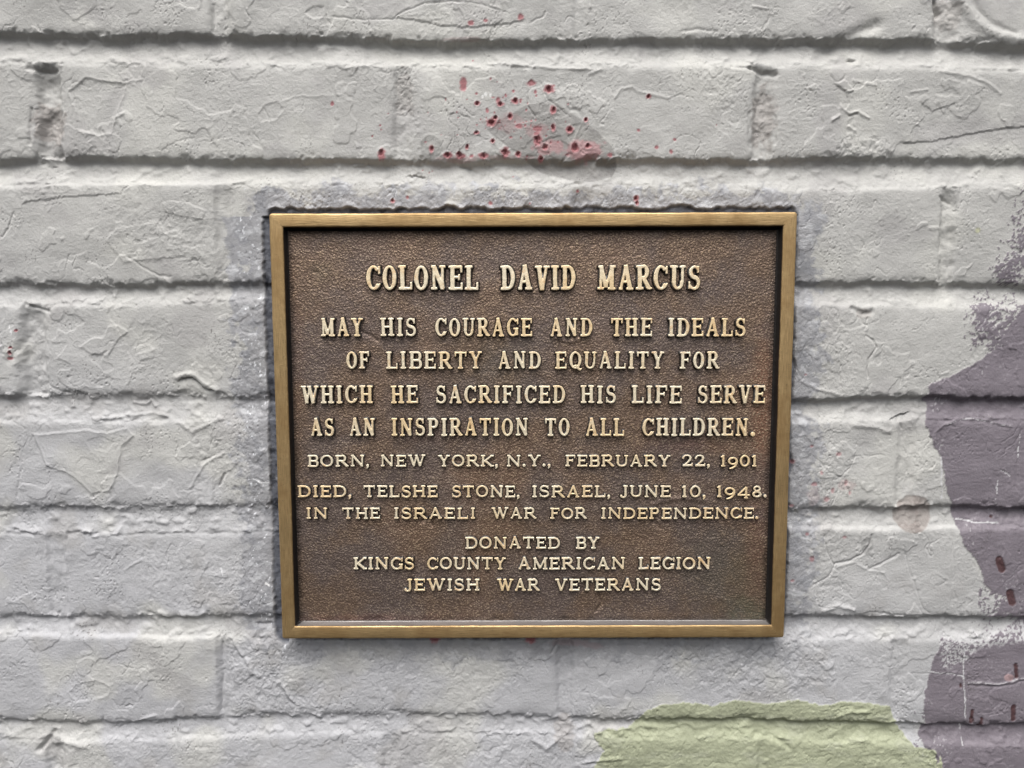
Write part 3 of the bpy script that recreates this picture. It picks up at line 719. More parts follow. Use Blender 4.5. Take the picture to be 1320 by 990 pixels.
# brown pits and runs on the purple
for (pts, w) in (([(1286, 721), (1290, 733)], 5), ([(1301, 764), (1304, 776)], 5), ([(1309, 857), (1310, 872)], 2.6), ([(1305, 910), (1305, 926)], 3.2), ([(1252, 915), (1251, 926)], 2), ([(1251, 926), (1251, 929)], 3), ([(1264, 925), (1263, 936)], 2), ([(1282, 668), (1282, 668)], 2), ([(1238, 882), (1238, 885)], 1.6)):
    s, d = seg_dist(WP(pts), X, Z); R = w * PXMM
    m = sm(R + .25, R - .25, d + .3 * fbm(X[s], Z[s], 3, 500, 2))
    C[s] = lerp(C[s], S(88, 66, 68), m); H[s] -= .5 * m
x0, z0 = W(1300, 873); q = np.hypot((X - x0) / 3.6, (Z - z0) / 2.4) + .3 * fbm(X, Z, 4, 501)
C = lerp(C, S(176, 150, 152), sm(1.1, .8, q))
# white and black specks
for (px, py, w) in ((626, 121, 2.2), (622, 124, 1.6), (632, 122, 1.6)): 
    x0, z0 = W(px, py); C = lerp(C, S(240, 240, 238), sm(w * PXMM * 1.3, w * PXMM * .6, np.hypot((X - x0), (Z - z0) * .8)))
nn = perlin(X / 1.5, Z / 2.1, 510)
whites = sm(.44, .52, nn) * sm(.05, .2, fbm(X, Z, 12, 511, 2)) * sm(26, 20, prect) * sm(8, 10, prect) * left
C = lerp(C, S(236, 238, 242), whites)
scratch([(326, 618), (336, 622), (346, 622)], .6, (235, 236, 238)); scratch([(285, 733), (288, 742)], .5, (225, 226, 228)); scratch([(343, 752), (346, 754)], .9, (240, 240, 240)); scratch([(12, 420), (15, 430)], .5, (225, 225, 225)); 
scratch([(1024, 440), (1024, 450)], .6, (225, 226, 228))
blacks = sm(.5, .56, perlin(X / 1.1, Z / 1.1, 520)) * sm(.32, .5, fbm(X, Z, 30, 521, 2))
C = lerp(C, S(96, 92, 90), .7 * blacks)
yel = np.hypot(X - W(1260, 297)[0], Z - W(1260, 297)[1]); C = lerp(C, S(186, 188, 140), .6 * sm(2.2, .8, yel))
C = np.clip(C, 0.003, .95)

# --- cut the wall into bricks and mortar -----------------------------------------------------------
Y = -H
co = np.stack([X, Y, Z], -1).reshape(-1, 3) * MM
dyx = np.gradient(Y, gx, axis=1); dyz = np.gradient(Y, gz, axis=0)
Nn = np.stack([dyx, -np.ones_like(Y), dyz], -1); Nn /= np.linalg.norm(Nn, axis=-1, keepdims=True); Nn = Nn.reshape(-1, 3)
rgba = np.concatenate([C, np.ones(X.shape + (1,), np.float32)], -1).reshape(-1, 4)
glv = gloss.reshape(-1)
idx = np.arange(NZ * NX).reshape(NZ, NX)
quads = np.stack([idx[:-1, :-1], idx[:-1, 1:], idx[1:, 1:], idx[1:, :-1]], -1).reshape(-1, 4)
cell_b = BID[:-1, :-1].reshape(-1).copy()
hidden = (prect[:-1, :-1] < -6).reshape(-1)                  # behind the plaque nothing can be seen
wall = thing("brick_wall", "brick wall under thick flaking grey paint with purple and green patches, holding the bronze plaque", "wall", (0, 0.1, -0.40))
wl = Vector(wall.location)
def wall_part(name, mask, skirt):
    q = quads[mask]
    u, inv = np.unique(q, return_inverse=True)
    q = inv.reshape(-1, 4).astype(np.int32)
    v = co[u] - np.array(wl, np.float32); n = Nn[u]; a = rgba[u]; g = glv[u]
    if skirt:                                                # the brick's sides, going back into the wall
        e = np.concatenate([q[:, [0, 1]], q[:, [1, 2]], q[:, [2, 3]], q[:, [3, 0]]])
        key = np.sort(e, axis=1); kk = key[:, 0].astype(np.int64) * len(u) + key[:, 1]
        _, first, cnt = np.unique(kk, return_index=True, return_counts=True)
        be = e[first[cnt == 1]]
        vv = v[be.reshape(-1)]; back = vv.copy(); back[:, 1] = 0.02 - wl.y + 0.0
        m = len(be); b0 = len(v)
        f = np.array([[b0 + 2 * i + 1, b0 + 2 * i, b0 + 2 * m + 2 * i, b0 + 2 * m + 2 * i + 1] for i in range(m)], np.int32).reshape(-1, 4)
        d = vv[0::2] - vv[1::2]; sn = np.cross(d, np.array([0, 1.0, 0])); sn /= np.maximum(np.linalg.norm(sn, axis=1, keepdims=True), 1e-12)
        sn = -np.repeat(sn, 2, axis=0)
        v = np.concatenate([v, vv, back]); q = np.concatenate([q, f]); n = np.concatenate([n, sn, sn])
        a = np.concatenate([a, a[be.reshape(-1)], a[be.reshape(-1)]]); g = np.concatenate([g, g[be.reshape(-1)], g[be.reshape(-1)]])
    me = mesh_from(name, v, q, M_WALL, n, (("paint", 'FLOAT_COLOR', a), ("gloss", 'FLOAT', g)))
    return obj(name, me, wall)
wall_part("mortar", (cell_b == -2) & ~hidden | (cell_b == -1) & ~hidden, False)
mpc, mgc = mp[:-1, :-1].reshape(-1), mg[:-1, :-1].reshape(-1)
for b in range(bid):
    m = (cell_b == b) & ~hidden
    if m.sum() < 60: 
        continue
    o = wall_part("brick", m, True)
    fp, fg = mpc[m].mean(), mgc[m].mean()
    if fp > .7: o["label"] = "brick painted dull purple"
    elif fp > .25: o["label"] = "grey brick partly covered by dull purple paint"
    elif fg > .25: o["label"] = "grey brick partly covered by pale green paint"

# ================================================================== THE PLAQUE
FRONT, PANEL = 12.0, 6.3                                      # mm in front of the wall: rim face, sunk field
plaque = thing("bronze_plaque", "cast bronze memorial plaque with raised polished lettering and rim, fixed to the grey brick wall", "plaque", (PCX * MM, 0, PCZ * MM))
plaque.rotation_euler = (0, -PROT, 0)
# --- rim
def rrect(w, h, r, n_side=220, n_c=5):
    pts = []; along = []
    for cxs, czs, a0 in ((1, 1, 0), (-1, 1, 90), (-1, -1, 180), (1, -1, 270)):
        for k in range(n_c + 1):
            a = math.radians(a0 + 90 * k / n_c)
            pts.append((cxs * (w / 2 - r) + r * math.cos(a), czs * (h / 2 - r) + r * math.sin(a)))
        nx = {0: (-1, 1), 90: (-1, -1), 180: (1, -1), 270: (1, 1)}[a0]
        p = np.array(pts[-1]); a = math.radians((a0 + 90) % 360)
        q = np.array((nx[0] * (w / 2 - r) + r * math.cos(a), nx[1] * (h / 2 - r) + r * math.sin(a)))
        for k in range(1, n_side): pts.append(tuple(p + (q - p) * k / n_side))
    return np.array(pts)
prof = [(0.9, 3.0), (0.25, -1.0), (0.0, -10.9), (0.15, -11.5), (0.55, -11.9), (1.1, -12.0), (4.0, -12.04), (6.9, -12.0), (7.5, -11.9), (7.85, -11.55), (8.0, -11.0), (8.6, -7.2), (9.0, -6.6), (9.9, -6.1)]
rings = []
for k, (ins, y) in enumerate(prof):
    p = rrect(PW - 2 * ins, PH - 2 * ins, max(1.6 - ins, .35))
    w = .22 * fbm(p[:, 0], p[:, 1], 24, 601, 3) + .10 * fbm(p[:, 0], p[:, 1], 3, 602, 2)
    nrm = p / np.maximum(np.abs(p).max(1, keepdims=True), 1)
    e = np.where((np.abs(p[:, 0]) / (PW / 2) > np.abs(p[:, 1]) / (PH / 2))[:, None], np.stack([np.sign(p[:, 0]), 0 * p[:, 0]], 1), np.stack([0 * p[:, 0], np.sign(p[:, 1])], 1))
    p = p + e * w[:, None]
    yy = y + (.07 * fbm(p[:, 0], p[:, 1], 14, 603 + k // 4, 3) if 2 < k < 12 else 0)
    rings.append(np.stack([p[:, 0], np.zeros(len(p)) + yy, p[:, 1]], 1))
R_, NP_ = len(rings), len(rings[0])
v = np.concatenate(rings) * MM
ii = np.arange(NP_); q = []
for k in range(R_ - 1):
    q.append(np.stack([k * NP_ + ii, k * NP_ + (ii + 1) % NP_, (k + 1) * NP_ + (ii + 1) % NP_, (k + 1) * NP_ + ii], 1))
al = []
for k in range(R_):
    p = rings[k]; side = np.abs(p[:, 0]) / (PW / 2) > np.abs(p[:, 2]) / (PH / 2)
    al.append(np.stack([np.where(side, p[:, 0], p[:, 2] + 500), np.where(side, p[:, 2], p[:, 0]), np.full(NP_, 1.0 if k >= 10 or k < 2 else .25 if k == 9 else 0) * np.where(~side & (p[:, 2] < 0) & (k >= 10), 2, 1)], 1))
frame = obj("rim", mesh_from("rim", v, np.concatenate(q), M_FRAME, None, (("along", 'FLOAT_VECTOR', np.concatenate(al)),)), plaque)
frame["label"] = "brushed golden bronze rim"

# --- sunk field
fx = np.arange(-(PW / 2 - 9.3), PW / 2 - 9.29, .75); fz = np.arange(-(PH / 2 - 9.3), PH / 2 - 9.29, .75)
FX, FZ = np.meshgrid(fx, fz)
def LP(px, py, h=2.0):
    """photo pixel -> plaque's own coordinates on the plane h mm in front of the sunk field"""
    x, z = W(px, py, -(PANEL + h)); x -= PCX; z -= PCZ
    return x * cph + z * sph, -x * sph + z * cph
fh = .35 * fbm(FX, FZ, 30, 620, 3) + .16 * fbm(FX, FZ, 9, 621, 3)
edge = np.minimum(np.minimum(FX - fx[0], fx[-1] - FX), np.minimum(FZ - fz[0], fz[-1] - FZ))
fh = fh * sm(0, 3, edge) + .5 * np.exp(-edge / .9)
for pts, amp, w in (([(466, 428), (478, 433), (488, 440)], -.5, .8), ([(716, 436), (735, 441), (748, 437)], .5, .9), ([(545, 672), (553, 668), (557, 677)], -.8, 1.0), ([(843, 672), (850, 680)], -.7, .9), ([(772, 768), (776, 778), (768, 788)], -.8, .8),
                    ([(850, 645), (880, 642), (910, 646)], .5, 1.2), ([(840, 650), (860, 646)], .5, 1.1), ([(500, 340), (505, 352)], .3, .8), ([(838, 446), (842, 450)], .5, .6), ([(506, 780), (508, 790)], -.6, .7), ([(405, 350), (408, 352)], -.4, 1.2), ([(925, 770), (940, 776)], .2, 1.5),
                    ([(900, 655), (940, 660), (975, 655)], .4, 1.4), ([(735, 696), (748, 694)], .3, .8)):
    P = np.array([LP(*p, 0) for p in pts]); d = np.full(FX.shape, 99.0)
    for a in range(len(P) - 1):
        e = P[a + 1] - P[a]; t = np.clip(((FX - P[a][0]) * e[0] + (FZ - P[a][1]) * e[1]) / (e @ e), 0, 1)
        d = np.minimum(d, np.hypot(FX - P[a][0] - t * e[0], FZ - P[a][1] - t * e[1]))
    fh += amp * np.exp(-((d + .4 * fbm(FX, FZ, 2, 640, 2)) / w) ** 2)
fi = np.arange(FX.size).reshape(FX.shape)
fq = np.stack([fi[:-1, :-1], fi[:-1, 1:], fi[1:, 1:], fi[1:, :-1]], -1).reshape(-1, 4)
pat = np.ones(FX.shape + (4,), np.float32); wear = np.ones_like(FX)
dk = sm(3.5, 0, edge + 2 * fbm(FX, FZ, 8, 650, 3)); pat[..., :3] *= (1 - .6 * dk)[..., None]; wear *= 1 - .8 * dk  # dark tarnish at the field's edge, with the rim's shade painted in
def tint(px, py, rx, ry, col, k, seed):
    global pat
    x0, z0 = LP(px, py, 0); q = np.hypot((FX - x0) / (rx * .46), (FZ - z0) / (ry * .46)) + .7 * fbm(FX, FZ, 10, seed, 4, .6)
    m = (.32 * k * sm(1.4, 0, q))[..., None]; pat[..., :3] = pat[..., :3] * (1 - m) + pat[..., :3] * np.array(col) * m
tint(965, 790, 40, 22, (.45, 1.25, 1.15), .9, 660); tint(930, 740, 70, 60, (.75, 1.1, .85), .8, 661); tint(640, 470, 60, 40, (.8, 1.05, .9), .7, 662)
tint(415, 350, 16, 14, (.7, 1.2, 1.15), .5, 668); tint(985, 520, 16, 110, (1.7, .95, .6), .7, 663); tint(378, 450, 14, 120, (1.5, 1.0, .7), .6, 664); tint(880, 575, 60, 14, (1.6, .8, .75), .5, 665)
tint(470, 798, 120, 8, (1.7, .85, .85), .7, 666); tint(975, 700, 14, 80, (1.5, .8, .8), .6, 667); tint(610, 610, 90, 14, (1.3, 1.1, .9), .5, 669); tint(640, 320, 90, 30, (1.25, 1.2, 1.1), .6, 670)  # the last tint paints in the highlight at the upper middle
tint(660, 690, 200, 60, (1.25, 1.12, .85), .5, 671); tint(560, 562, 70, 14, (1.4, 1, .8), .5, 672)
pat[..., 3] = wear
panel = obj("sunk_field", mesh_from("sunk_field", np.stack([FX, -(PANEL + fh), FZ], -1).reshape(-1, 3) * MM, fq, M_PANEL, None, (("patina_shading", 'FLOAT_COLOR', pat.reshape(-1, 4)),)), plaque)
panel["label"] = "dark brown stippled bronze background of the plaque"

# --- letters: every character is drawn from strokes and raised with sloping flanks
def stroke_set(ch, w, T, t, sl, st):
    """strokes in a box w wide and 1 high: ('b', x0,y0,x1,y1,width) butt bars, ('a', points, radii) curves"""
    o = []
    bar = lambda x0, y0, x1, y1, k: o.append(('b', x0, y0, x1, y1, k))
    def serif(x, y, l=None, r=None, top=False, k=st):
        l = sl + T / 2 if l is None else l; r = sl + T / 2 if r is None else r
        yy = 1 - k / 2 if top else k / 2
        bar(x - l, (yy if y is None else y), x + r, (yy if y is None else y), k)
    def stem(x, y0=0, y1=1, b=True, tp=True, k=T):
        bar(x, y0, x, y1, k)
        if b: serif(x, None, k / 2 + sl, k / 2 + sl)
        if tp: serif(x, None, k / 2 + sl, k / 2 + sl, True)
    def arc(cx, cy, rx, ry, a0, a1, kx, ky, n=26, taper=None):
        pts = []; rad = []
        for i in range(n + 1):
            a = math.radians(a0 + (a1 - a0) * i / n); c, s = math.cos(a), math.sin(a)
            k = kx * c * c + ky * s * s
            if taper: k *= taper(i / n)
            pts.append((cx + (rx) * c, cy + (ry) * s)); rad.append(k / 2)
        o.append(('a', pts, rad))
    def vser(x, y0, y1, k=st): bar(x, y0, x, y1, k)
    xl = sl + T / 2; xr = w - sl - T / 2
    if ch == 'A':
        bar(w / 2 - .01, 1, xl * .75, 0, t); bar(w / 2 - .02, 1.03, xr + .02, 0, T); bar(w * .24, .33, w * .74, .33, t * .9)
        serif(xl * .75, None, sl * .95, sl * 1.0); serif(xr + .01, None, T / 2 + sl * .9, T / 2 + sl * .7)
    elif ch == 'B':
        stem(xl); x2 = w - .30 * w; 
        for cy, ry, m in ((.735, .225, .0), (.27, .23, .03)):
            bar(xl, cy + ry, x2, cy + ry, t); bar(xl, cy - ry, x2, cy - ry, t); arc(x2, cy, .30 * w - T / 2 + m, ry, -90, 90, T, t)
    elif ch in 'CG':
        arc(w / 2 + .01, .5, w / 2 - T / 2, .5 - t / 2 + .01, 50, 318, T, t, 36)
        x = w / 2 + .01 + (w / 2 - T / 2) * .70
        vser(w - .045, .66, .98, .075)
        if ch == 'G': bar(w - T / 2 - .03, .05, w - T / 2 - .03, .44, T); serif(w - T / 2 - .05, .42, T / 2 + sl * .9, T / 2 + sl * .6)
        else: o.append(('a', [(w - .03, .24), (w - .07, .17), (w - .14, .1)], [.03, .04, .05]))
    elif ch == 'D':
        stem(xl); x2 = w * .50; bar(xl, 1 - t / 2, x2, 1 - t / 2, t); bar(xl, t / 2, x2, t / 2, t); arc(x2, .5, w * .5 - T / 2, .5 - t / 2, -90, 90, T, t)
    elif ch in 'EF':
        stem(xl); bar(xl, 1 - t / 2, w - .04, 1 - t / 2, t); bar(xl, .52, w * .74, .52, t); vser(w - .05, .72, 1, .075); vser(w * .74, .40, .64, .07)
        if ch == 'E': bar(xl, t / 2, w - .02, t / 2, t); vser(w - .035, 0, .29, .075)
    elif ch == 'H':
        stem(xl); stem(xr); bar(xl, .51, xr, .51, t)
    elif ch == 'I': stem(w / 2)
    elif ch == 'J':
        stem(w - sl - T / 2, .18, 1, b=False); arc(w - sl - T / 2 - .20, .16, .20, .18, 0, -150, T, t); o.append(('a', [(w - sl - T / 2 - .37, .12)], [.085]))
    elif ch == 'K':
        stem(xl); bar(xl + .02, .38, w - .12, .97, t); bar(xl + .17, .52, w - .12, .02, T); serif(w - .12, None, sl + .05, sl + .06, True); serif(w - .10, None, T / 2 + sl * .6, T / 2 + sl * .6)
    elif ch == 'L':
        stem(xl); bar(xl, t / 2, w - .02, t / 2, t); vser(w - .035, 0, .31, .075)
    elif ch == 'M':
        stem(xl, tp=False, k=t); stem(xr, tp=False); bar(xl, .98, w / 2, .10, T * .95); bar(xr, .98, w / 2, .10, t)
        bar(xl - sl - .03, 1 - st / 2, xl + T * .5, 1 - st / 2, st); bar(xr - T * .4, 1 - st / 2, xr + T / 2 + sl, 1 - st / 2, st)
    elif ch == 'N':
        stem(xl, tp=False, k=t); stem(xr, b=False, k=t); bar(xl, .99, xr, .03, T); bar(xl - sl - .03, 1 - st / 2, xl + T * .4, 1 - st / 2, st)
    elif ch in 'OQ0':
        arc(w / 2, .5, w / 2 - T / 2, .5 - t / 2 + .012, 0, 360, T, t, 40)
        if ch == 'Q': o.append(('a', [(w * .42, .16), (w * .55, .18), (w * .72, .04), (w * .88, -.06), (w * 1.02, .0)], [.03, .06, .07, .06, .02]))
    elif ch in 'PR':
        stem(xl); x2 = w * .56 if ch == 'P' else w * .52; cy, ry = .72, .245
        bar(xl, 1 - t / 2, x2, 1 - t / 2, t); bar(xl, cy - ry + t / 4, x2, cy - ry + t / 4, t); arc(x2, cy - .0 + .01, w * (.94 if ch == 'P' else .86) - x2 - T / 2, ry, -90, 90, T, t)
        if ch == 'R': bar(w * .48, .50, w - T * .55, .05, T); o.append(('a', [(w - T * .75, .09), (w - .06, .035), (w + .02, .05)], [T * .5, .05, .03]))
    elif ch == 'S':
        pts, rad = [], []
        for i in range(41):
            u = i / 40
            if u < .5:
                a = math.radians(35 + (270 - 35) * u * 2); x = w / 2 + (w * .5 - T * .52) * .90 * math.cos(a); y = .742 + .215 * math.sin(a)
            else:
                a = math.radians(90 - (235) * (u - .5) * 2); x = w / 2 + (w * .5 - T * .45) * math.cos(a); y = .277 + .237 * math.sin(a)
            pts.append((x, y)); rad.append((t + (T - t) * max(0, 1 - abs(u - .5) * 2.6)) / 2 * 1.0)
        o.append(('a', pts, rad)); vser(w - .10, .70, .98, .07); vser(.06, .03, .33, .07)
    elif ch == 'T':
        stem(w / 2, tp=False); bar(.02, 1 - t / 2, w - .02, 1 - t / 2, t); vser(.05, .72, 1, .075); vser(w - .05, .72, 1, .075)
    elif ch == 'U':
        stem(xl, .3, 1, b=False); stem(w - sl - t / 2, .3, 1, b=False, k=t); arc(w / 2, .31, w / 2 - xl, .31 - t / 2, 180, 360, (T + t) / 2, t)
    elif ch == 'V':
        bar(xl, 1, w / 2, -.02, T); bar(w - sl - t / 2, 1, w / 2 + .02, 0, t); serif(xl, None, T / 2 + sl, T / 2 + sl * .8, True); serif(w - sl - t / 2, None, t / 2 + sl, t / 2 + sl, True)
    elif ch == 'W':
        a, b_, c, d = xl, w * .34, w * .52, w * .70
        bar(a, 1, b_, 0, T); bar(c, .98, b_, .02, t); bar(c - .03, .98, d, 0, T); bar(w - sl - .02, 1, d, .02, t)
        serif(a, None, T / 2 + sl, T / 2 + sl * .7, True); serif(w - sl - .03, None, t / 2 + sl, t / 2 + sl, True); serif(c - .03, None, T * .5 + sl * .6, T * .4, True)
    elif ch == 'Y':
        bar(xl, 1, w / 2, .46, T); bar(w - sl - t / 2, 1, w / 2, .46, t); stem(w / 2, 0, .5, tp=False); serif(xl, None, T / 2 + sl, T / 2 + sl * .8, True); serif(w - sl - t / 2, None, t / 2 + sl, t / 2 + sl, True)
    elif ch == '1': stem(w / 2, 0, 1, tp=False); bar(w / 2, .93, w / 2 - .20, .83, .09)
    elif ch == '2':
        pts = [(w * .08, .72), (w * .14, .86), (w * .3, .955), (w * .52, .965), (w * .72, .90), (w * .80, .75), (w * .74, .58), (w * .52, .36), (w * .28, .17), (w * .14, .09)]
        rad = [.075, .055, .05, .055, .075, .09, .085, .065, .05, .05]
        o.append(('a', pts, rad)); bar(w * .06, .085, w * .94, .085, .16); bar(w * .95, .02, w * .95, .27, .08)
    elif ch == '4':
        bar(w * .70, 0, w * .70, 1, T); bar(w * .70, .99, w * .06, .32, t); bar(.0, .30, w, .30, t); serif(w * .70, None, T / 2 + sl * .8, T / 2 + sl * .8)
    elif ch == '8':
        arc(w / 2, .74, w * .36 - T * .3, .26 - t / 2, 0, 360, T * .85, t); arc(w / 2, .255, w * .44 - T * .3, .27 - t / 2, 0, 360, T, t)
    elif ch == '9':
        arc(w / 2, .66, w / 2 - T / 2, .34 - t / 2, 0, 360, T, t, 30)
        o.append(('a', [(w - T / 2, .66), (w - T / 2 - .01, .45), (w * .74, .2), (w * .5, .06), (w * .22, .0)], [T / 2, T / 2, T * .42, t / 2, t * .35]))
    elif ch == '.': o.append(('a', [(w / 2, .10)], [.125]))
    elif ch == ',': o.append(('a', [(w / 2, .085), (w / 2 + .02, .0), (w / 2 - .06, -.17)], [.125, .09, .03]))
    return o

def glyph_sdf(ch, w, style, rough_seed):
    T, t, sl, st = ((.165, .10, .075, .09) if style == 1 else (.175, .13, .095, .115))
    g = .0175 if style == 1 else .024
    m = .16
    xs = np.arange(-m, w + m, g); ys = np.arange(-.35 if ch in ',Q' else -m, 1 + m, g)
    GXX, GYY = np.meshgrid(xs, ys)
    x = GXX + .012 * fbm(GXX * 10, GYY * 10, 3, rough_seed, 2); y = GYY + .012 * fbm(GXX * 10, GYY * 10, 3, rough_seed + 1, 2)
    D = np.full(x.shape, 9.0)
    def smin(a, b, k=.035):
        h = np.clip(.5 + .5 * (b - a) / k, 0, 1); return b * (1 - h) + a * h - k * h * (1 - h)
    for s in stroke_set(ch, w, T, t, sl, st):
        if s[0] == 'b':
            _, x0, y0, x1, y1, k = s
            L = math.hypot(x1 - x0, y1 - y0); ux, uy = (x1 - x0) / L, (y1 - y0) / L
            px = (x - (x0 + x1) / 2) * ux + (y - (y0 + y1) / 2) * uy; py = -(x - (x0 + x1) / 2) * uy + (y - (y0 + y1) / 2) * ux
            ax, ay = np.abs(px) - L / 2 + .012, np.abs(py) - k / 2 + .012
            d = np.hypot(np.maximum(ax, 0), np.maximum(ay, 0)) + np.minimum(np.maximum(ax, ay), 0) - .012
            if abs(uy) > .01 and abs(ux) > .01: d = np.maximum(d, np.maximum(y - 1.04, -.02 - y))
        else:
            pts, rad = s[1], s[2]; d = np.full(x.shape, 9.0)
            if len(pts) == 1: d = np.hypot(x - pts[0][0], y - pts[0][1]) - rad[0]
            for i in range(len(pts) - 1):
                (ax, ay), (bx, by) = pts[i], pts[i + 1]; ex, ey = bx - ax, by - ay; L2 = ex * ex + ey * ey + 1e-9
                tt = np.clip(((x - ax) * ex + (y - ay) * ey) / L2, 0, 1)
                d = np.minimum(d, np.hypot(x - ax - tt * ex, y - ay - tt * ey) - (rad[i] + (rad[i + 1] - rad[i]) * tt))
        D = smin(D, d)
    return GXX, GYY, -D
glyph_cache = {}
def glyph(ch, w, style, size, var):
    """mesh of one character, origin at its lower left corner, size = cap height in mm"""
    key = (ch, round(w, 2), style, round(size, 1), var)
    if key in glyph_cache: return glyph_cache[key]
    gxx, gyy, s = glyph_sdf(ch, w, style, 700 + 13 * var + ord(ch))
    rise = 3.0 if style == 1 else 2.2
    lo, hi = (-.075, .012) if style == 1 else (-.09, .012)
    smm = sm(lo, hi, s)
    hgt = rise * smm + .10 * fbm(gxx * size, gyy * size, 3, 733 + var, 2) * smm - .4 * (s < lo) 
    worn = sm(-.02, .004, s + .012 * fbm(gxx * size, gyy * size, 2.2, 740 + var + ord(ch), 3))
    keep = (s > lo - .03)
    cell = keep[:-1, :-1] | keep[1:, :-1] | keep[:-1, 1:] | keep[1:, 1:]
    ix = np.arange(s.size).reshape(s.shape)
    q = np.stack([ix[:-1, :-1], ix[:-1, 1:], ix[1:, 1:], ix[1:, :-1]], -1)[cell]
    u, inv = np.unique(q, return_inverse=True)
    v = np.stack([gxx * size, -hgt, gyy * size], -1).reshape(-1, 3)[u] * MM
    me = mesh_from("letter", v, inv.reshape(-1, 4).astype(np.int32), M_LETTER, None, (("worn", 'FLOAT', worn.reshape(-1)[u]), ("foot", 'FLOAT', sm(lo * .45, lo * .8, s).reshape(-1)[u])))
    glyph_cache[key] = me
    return me
WID1 = dict(A=.64, B=.58, C=.58, D=.60, E=.56, F=.54, G=.60, H=.64, I=.30, J=.5, K=.62, L=.54, M=.76, N=.66, O=.56, P=.56, Q=.58, R=.62, S=.50, T=.58, U=.62, V=.62, W=.84, Y=.62)
WID2 = dict(A=.98, B=.82, C=.92, D=.98, E=.80, F=.78, G=.95, H=1.0, I=.38, J=.62, K=1.0, L=.80, M=1.15, N=1.08, O=1.0, P=.82, Q=1.0, R=.98, S=.74, T=.92, U=.98, V=.98, W=1.36, Y=.95)
DIG = {'0': .80, '1': .42, '2': .84, '4': .92, '8': .72, '9': .80, ',': .26, '.': .26}
lines = [  # style, cap top y, baseline y, words with their left and right edges (photo pixels)
    (1, 342.5, 373.5, [("COLONEL", 472, 616), ("DAVID", 645.5, 741.7), ("MARCUS", 769.5, 902.5)]),
    (1, 410.5, 433.5, [("MAY", 413, 467.8), ("HIS", 490.5, 536.5), ("COURAGE", 561, 686), ("AND", 709, 763.5), ("THE", 787.5, 840.5), ("IDEALS", 861.6, 961)]),
    (1, 453.6, 475.4, [("OF", 446.6, 476), ("LIBERTY", 497.8, 621.5), ("AND", 642, 697), ("EQUALITY", 716, 856), ("FOR", 876.7, 926.8)]),
    (1, 497.5, 520, [("WHICH", 388, 480.3), ("HE", 504, 538.7), ("SACRIFICED", 562, 728.3), ("HIS", 748.7, 794.2), ("LIFE", 814.8, 878.6), ("SERVE", 899.7, 986.3)]),
    (1, 539.8, 562, [("AS", 400, 430.6), ("AN", 450, 483.5), ("INSPIRATION", 504.5, 681.3), ("TO", 702.6, 734.4), ("ALL", 754.7, 804.7), ("CHILDREN.", 828, 974)]),
    (2, 587, 601.6, [("BORN,", 396.7, 476), ("NEW", 490.5, 548), ("YORK,", 564.7, 642), ("N.Y.,", 653, 710), ("FEBRUARY", 729, 864), ("22,", 879.6, 915.5), ("1901", 929, 976)]),
    (2, 626.5, 641.2, [("DIED,", 384, 453), ("TELSHE", 468.7, 564), ("STONE,", 582.6, 670), ("ISRAEL,", 686, 787), ("JUNE", 799, 864.5), ("10,", 879, 910), ("1948.", 924, 988.7)]),
    (2, 655, 669, [("IN", 394.7, 422), ("THE", 441.5, 489.5), ("ISRAELI", 507.7, 613), ("WAR", 633.8, 691), ("FOR", 709.4, 756), ("INDEPENDENCE.", 775, 978)]),
    (2, 692.8, 707.6, [("DONATED", 600, 722), ("BY", 742.6, 772.4)]),
    (2, 719, 734.2, [("KINGS", 456, 533.6), ("COUNTY", 550.6, 652), ("AMERICAN", 668, 806), ("LEGION", 823.3, 916)]),
    (2, 746.6, 761.6, [("JEWISH", 520.8, 618), ("WAR", 640.8, 695), ("VETERANS", 715.5, 851.7)]),
]
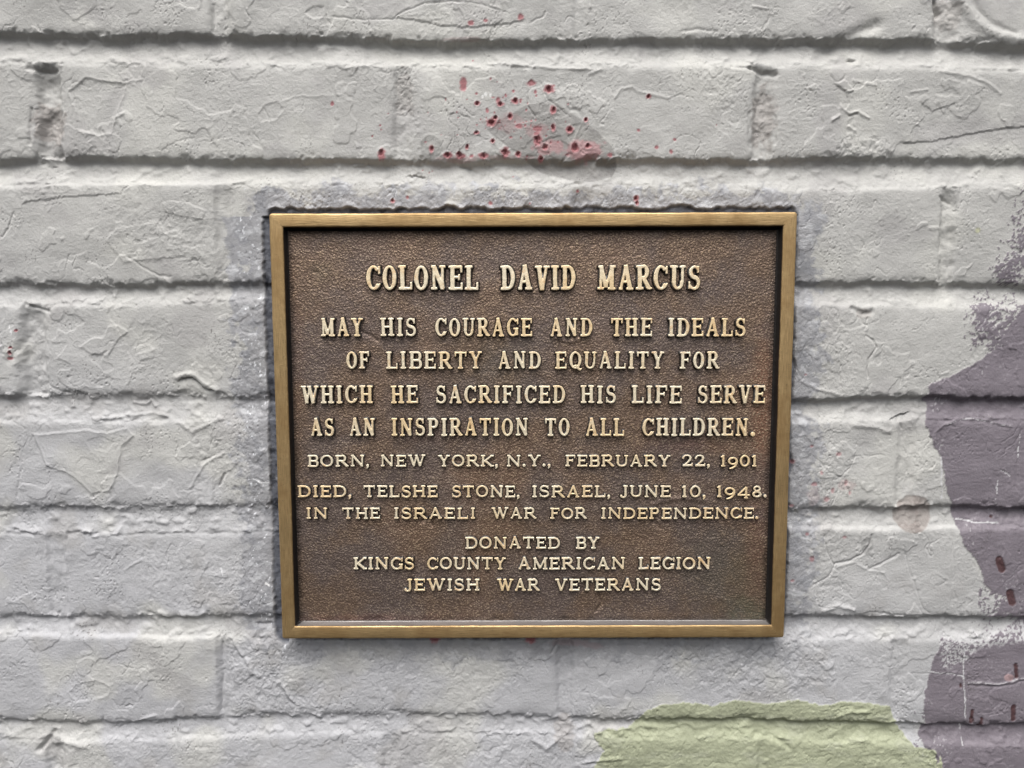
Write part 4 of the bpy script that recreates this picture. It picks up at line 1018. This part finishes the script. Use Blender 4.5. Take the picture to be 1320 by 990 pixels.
ordn = ["first", "second", "third", "fourth", "fifth", "sixth", "seventh", "eighth", "ninth", "tenth", "eleventh"]
lr = random.Random(3)
for li, (style, yt, yb, words) in enumerate(lines):
    rise = 3.0 if style == 1 else 2.2
    for word, x0, x1 in words:
        ax, az = LP(x0, yb, rise); bx, bz = LP(x1, yb, rise); _, tz = LP((x0 + x1) / 2, yt, rise)
        cap = tz - (az + bz) / 2
        size = round(cap, 1)
        wid = [(DIG[c] if c in DIG else (WID1 if style == 1 else WID2)[c]) for c in word]
        total = (bx - ax) / size
        gapn = (.10 if style == 1 else .15)
        k = 1.0
        gaps = [gapn * (.75 if (i + 1 < len(word) and word[i + 1] in '.,') else 1) for i in range(len(word) - 1)]
        # the letters keep their width classes; what is left goes half to the widths, half to the spaces
        sw, sg = sum(wid), sum(gaps)
        f = total / (sw + sg)
        fw = f ** .8; 
        fgp = (total - sw * fw) / max(sg, 1e-6) if sg > 0 else 1
        if fgp < .55: fw = (total - sg * .55) / sw; fgp = .55
        cur = 0.0
        for i, c in enumerate(word):
            w = round(wid[i] * fw / .02) * .02
            me = glyph(c, w, style, size, lr.randint(0, 1) if c in "AEINRST" else 0)
            scale_y = 1.0; dz = 0.0
            if c in '9' and style == 2: dz = -.16 * size
            if c in '4': dz = -.10 * size
            name = 'numeral' if c.isdigit() else 'comma' if c == ',' else 'full_stop' if c == '.' else 'letter'
            x = ax + cur * size
            z = az + (bz - az) * (cur / max(total, .1)) + dz + lr.uniform(-.12, .12)
            ph_ = panel_h = float(.0)
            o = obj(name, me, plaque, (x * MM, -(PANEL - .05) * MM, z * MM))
            o.rotation_euler = (0, math.radians(lr.uniform(-.8, .8)), 0)
            if name in ('letter', 'numeral'):
                o["label"] = "polished raised %s %s in the %s line" % ("numeral" if c.isdigit() else "capital", c, ordn[li])
            cur += wid[i] * fw + (gaps[i] * fgp if i < len(gaps) else 0)
print("verts", sum(len(o.data.vertices) for o in scene.objects if o.type == 'MESH'), "objects", len(scene.objects), "glyph meshes", len(glyph_cache))
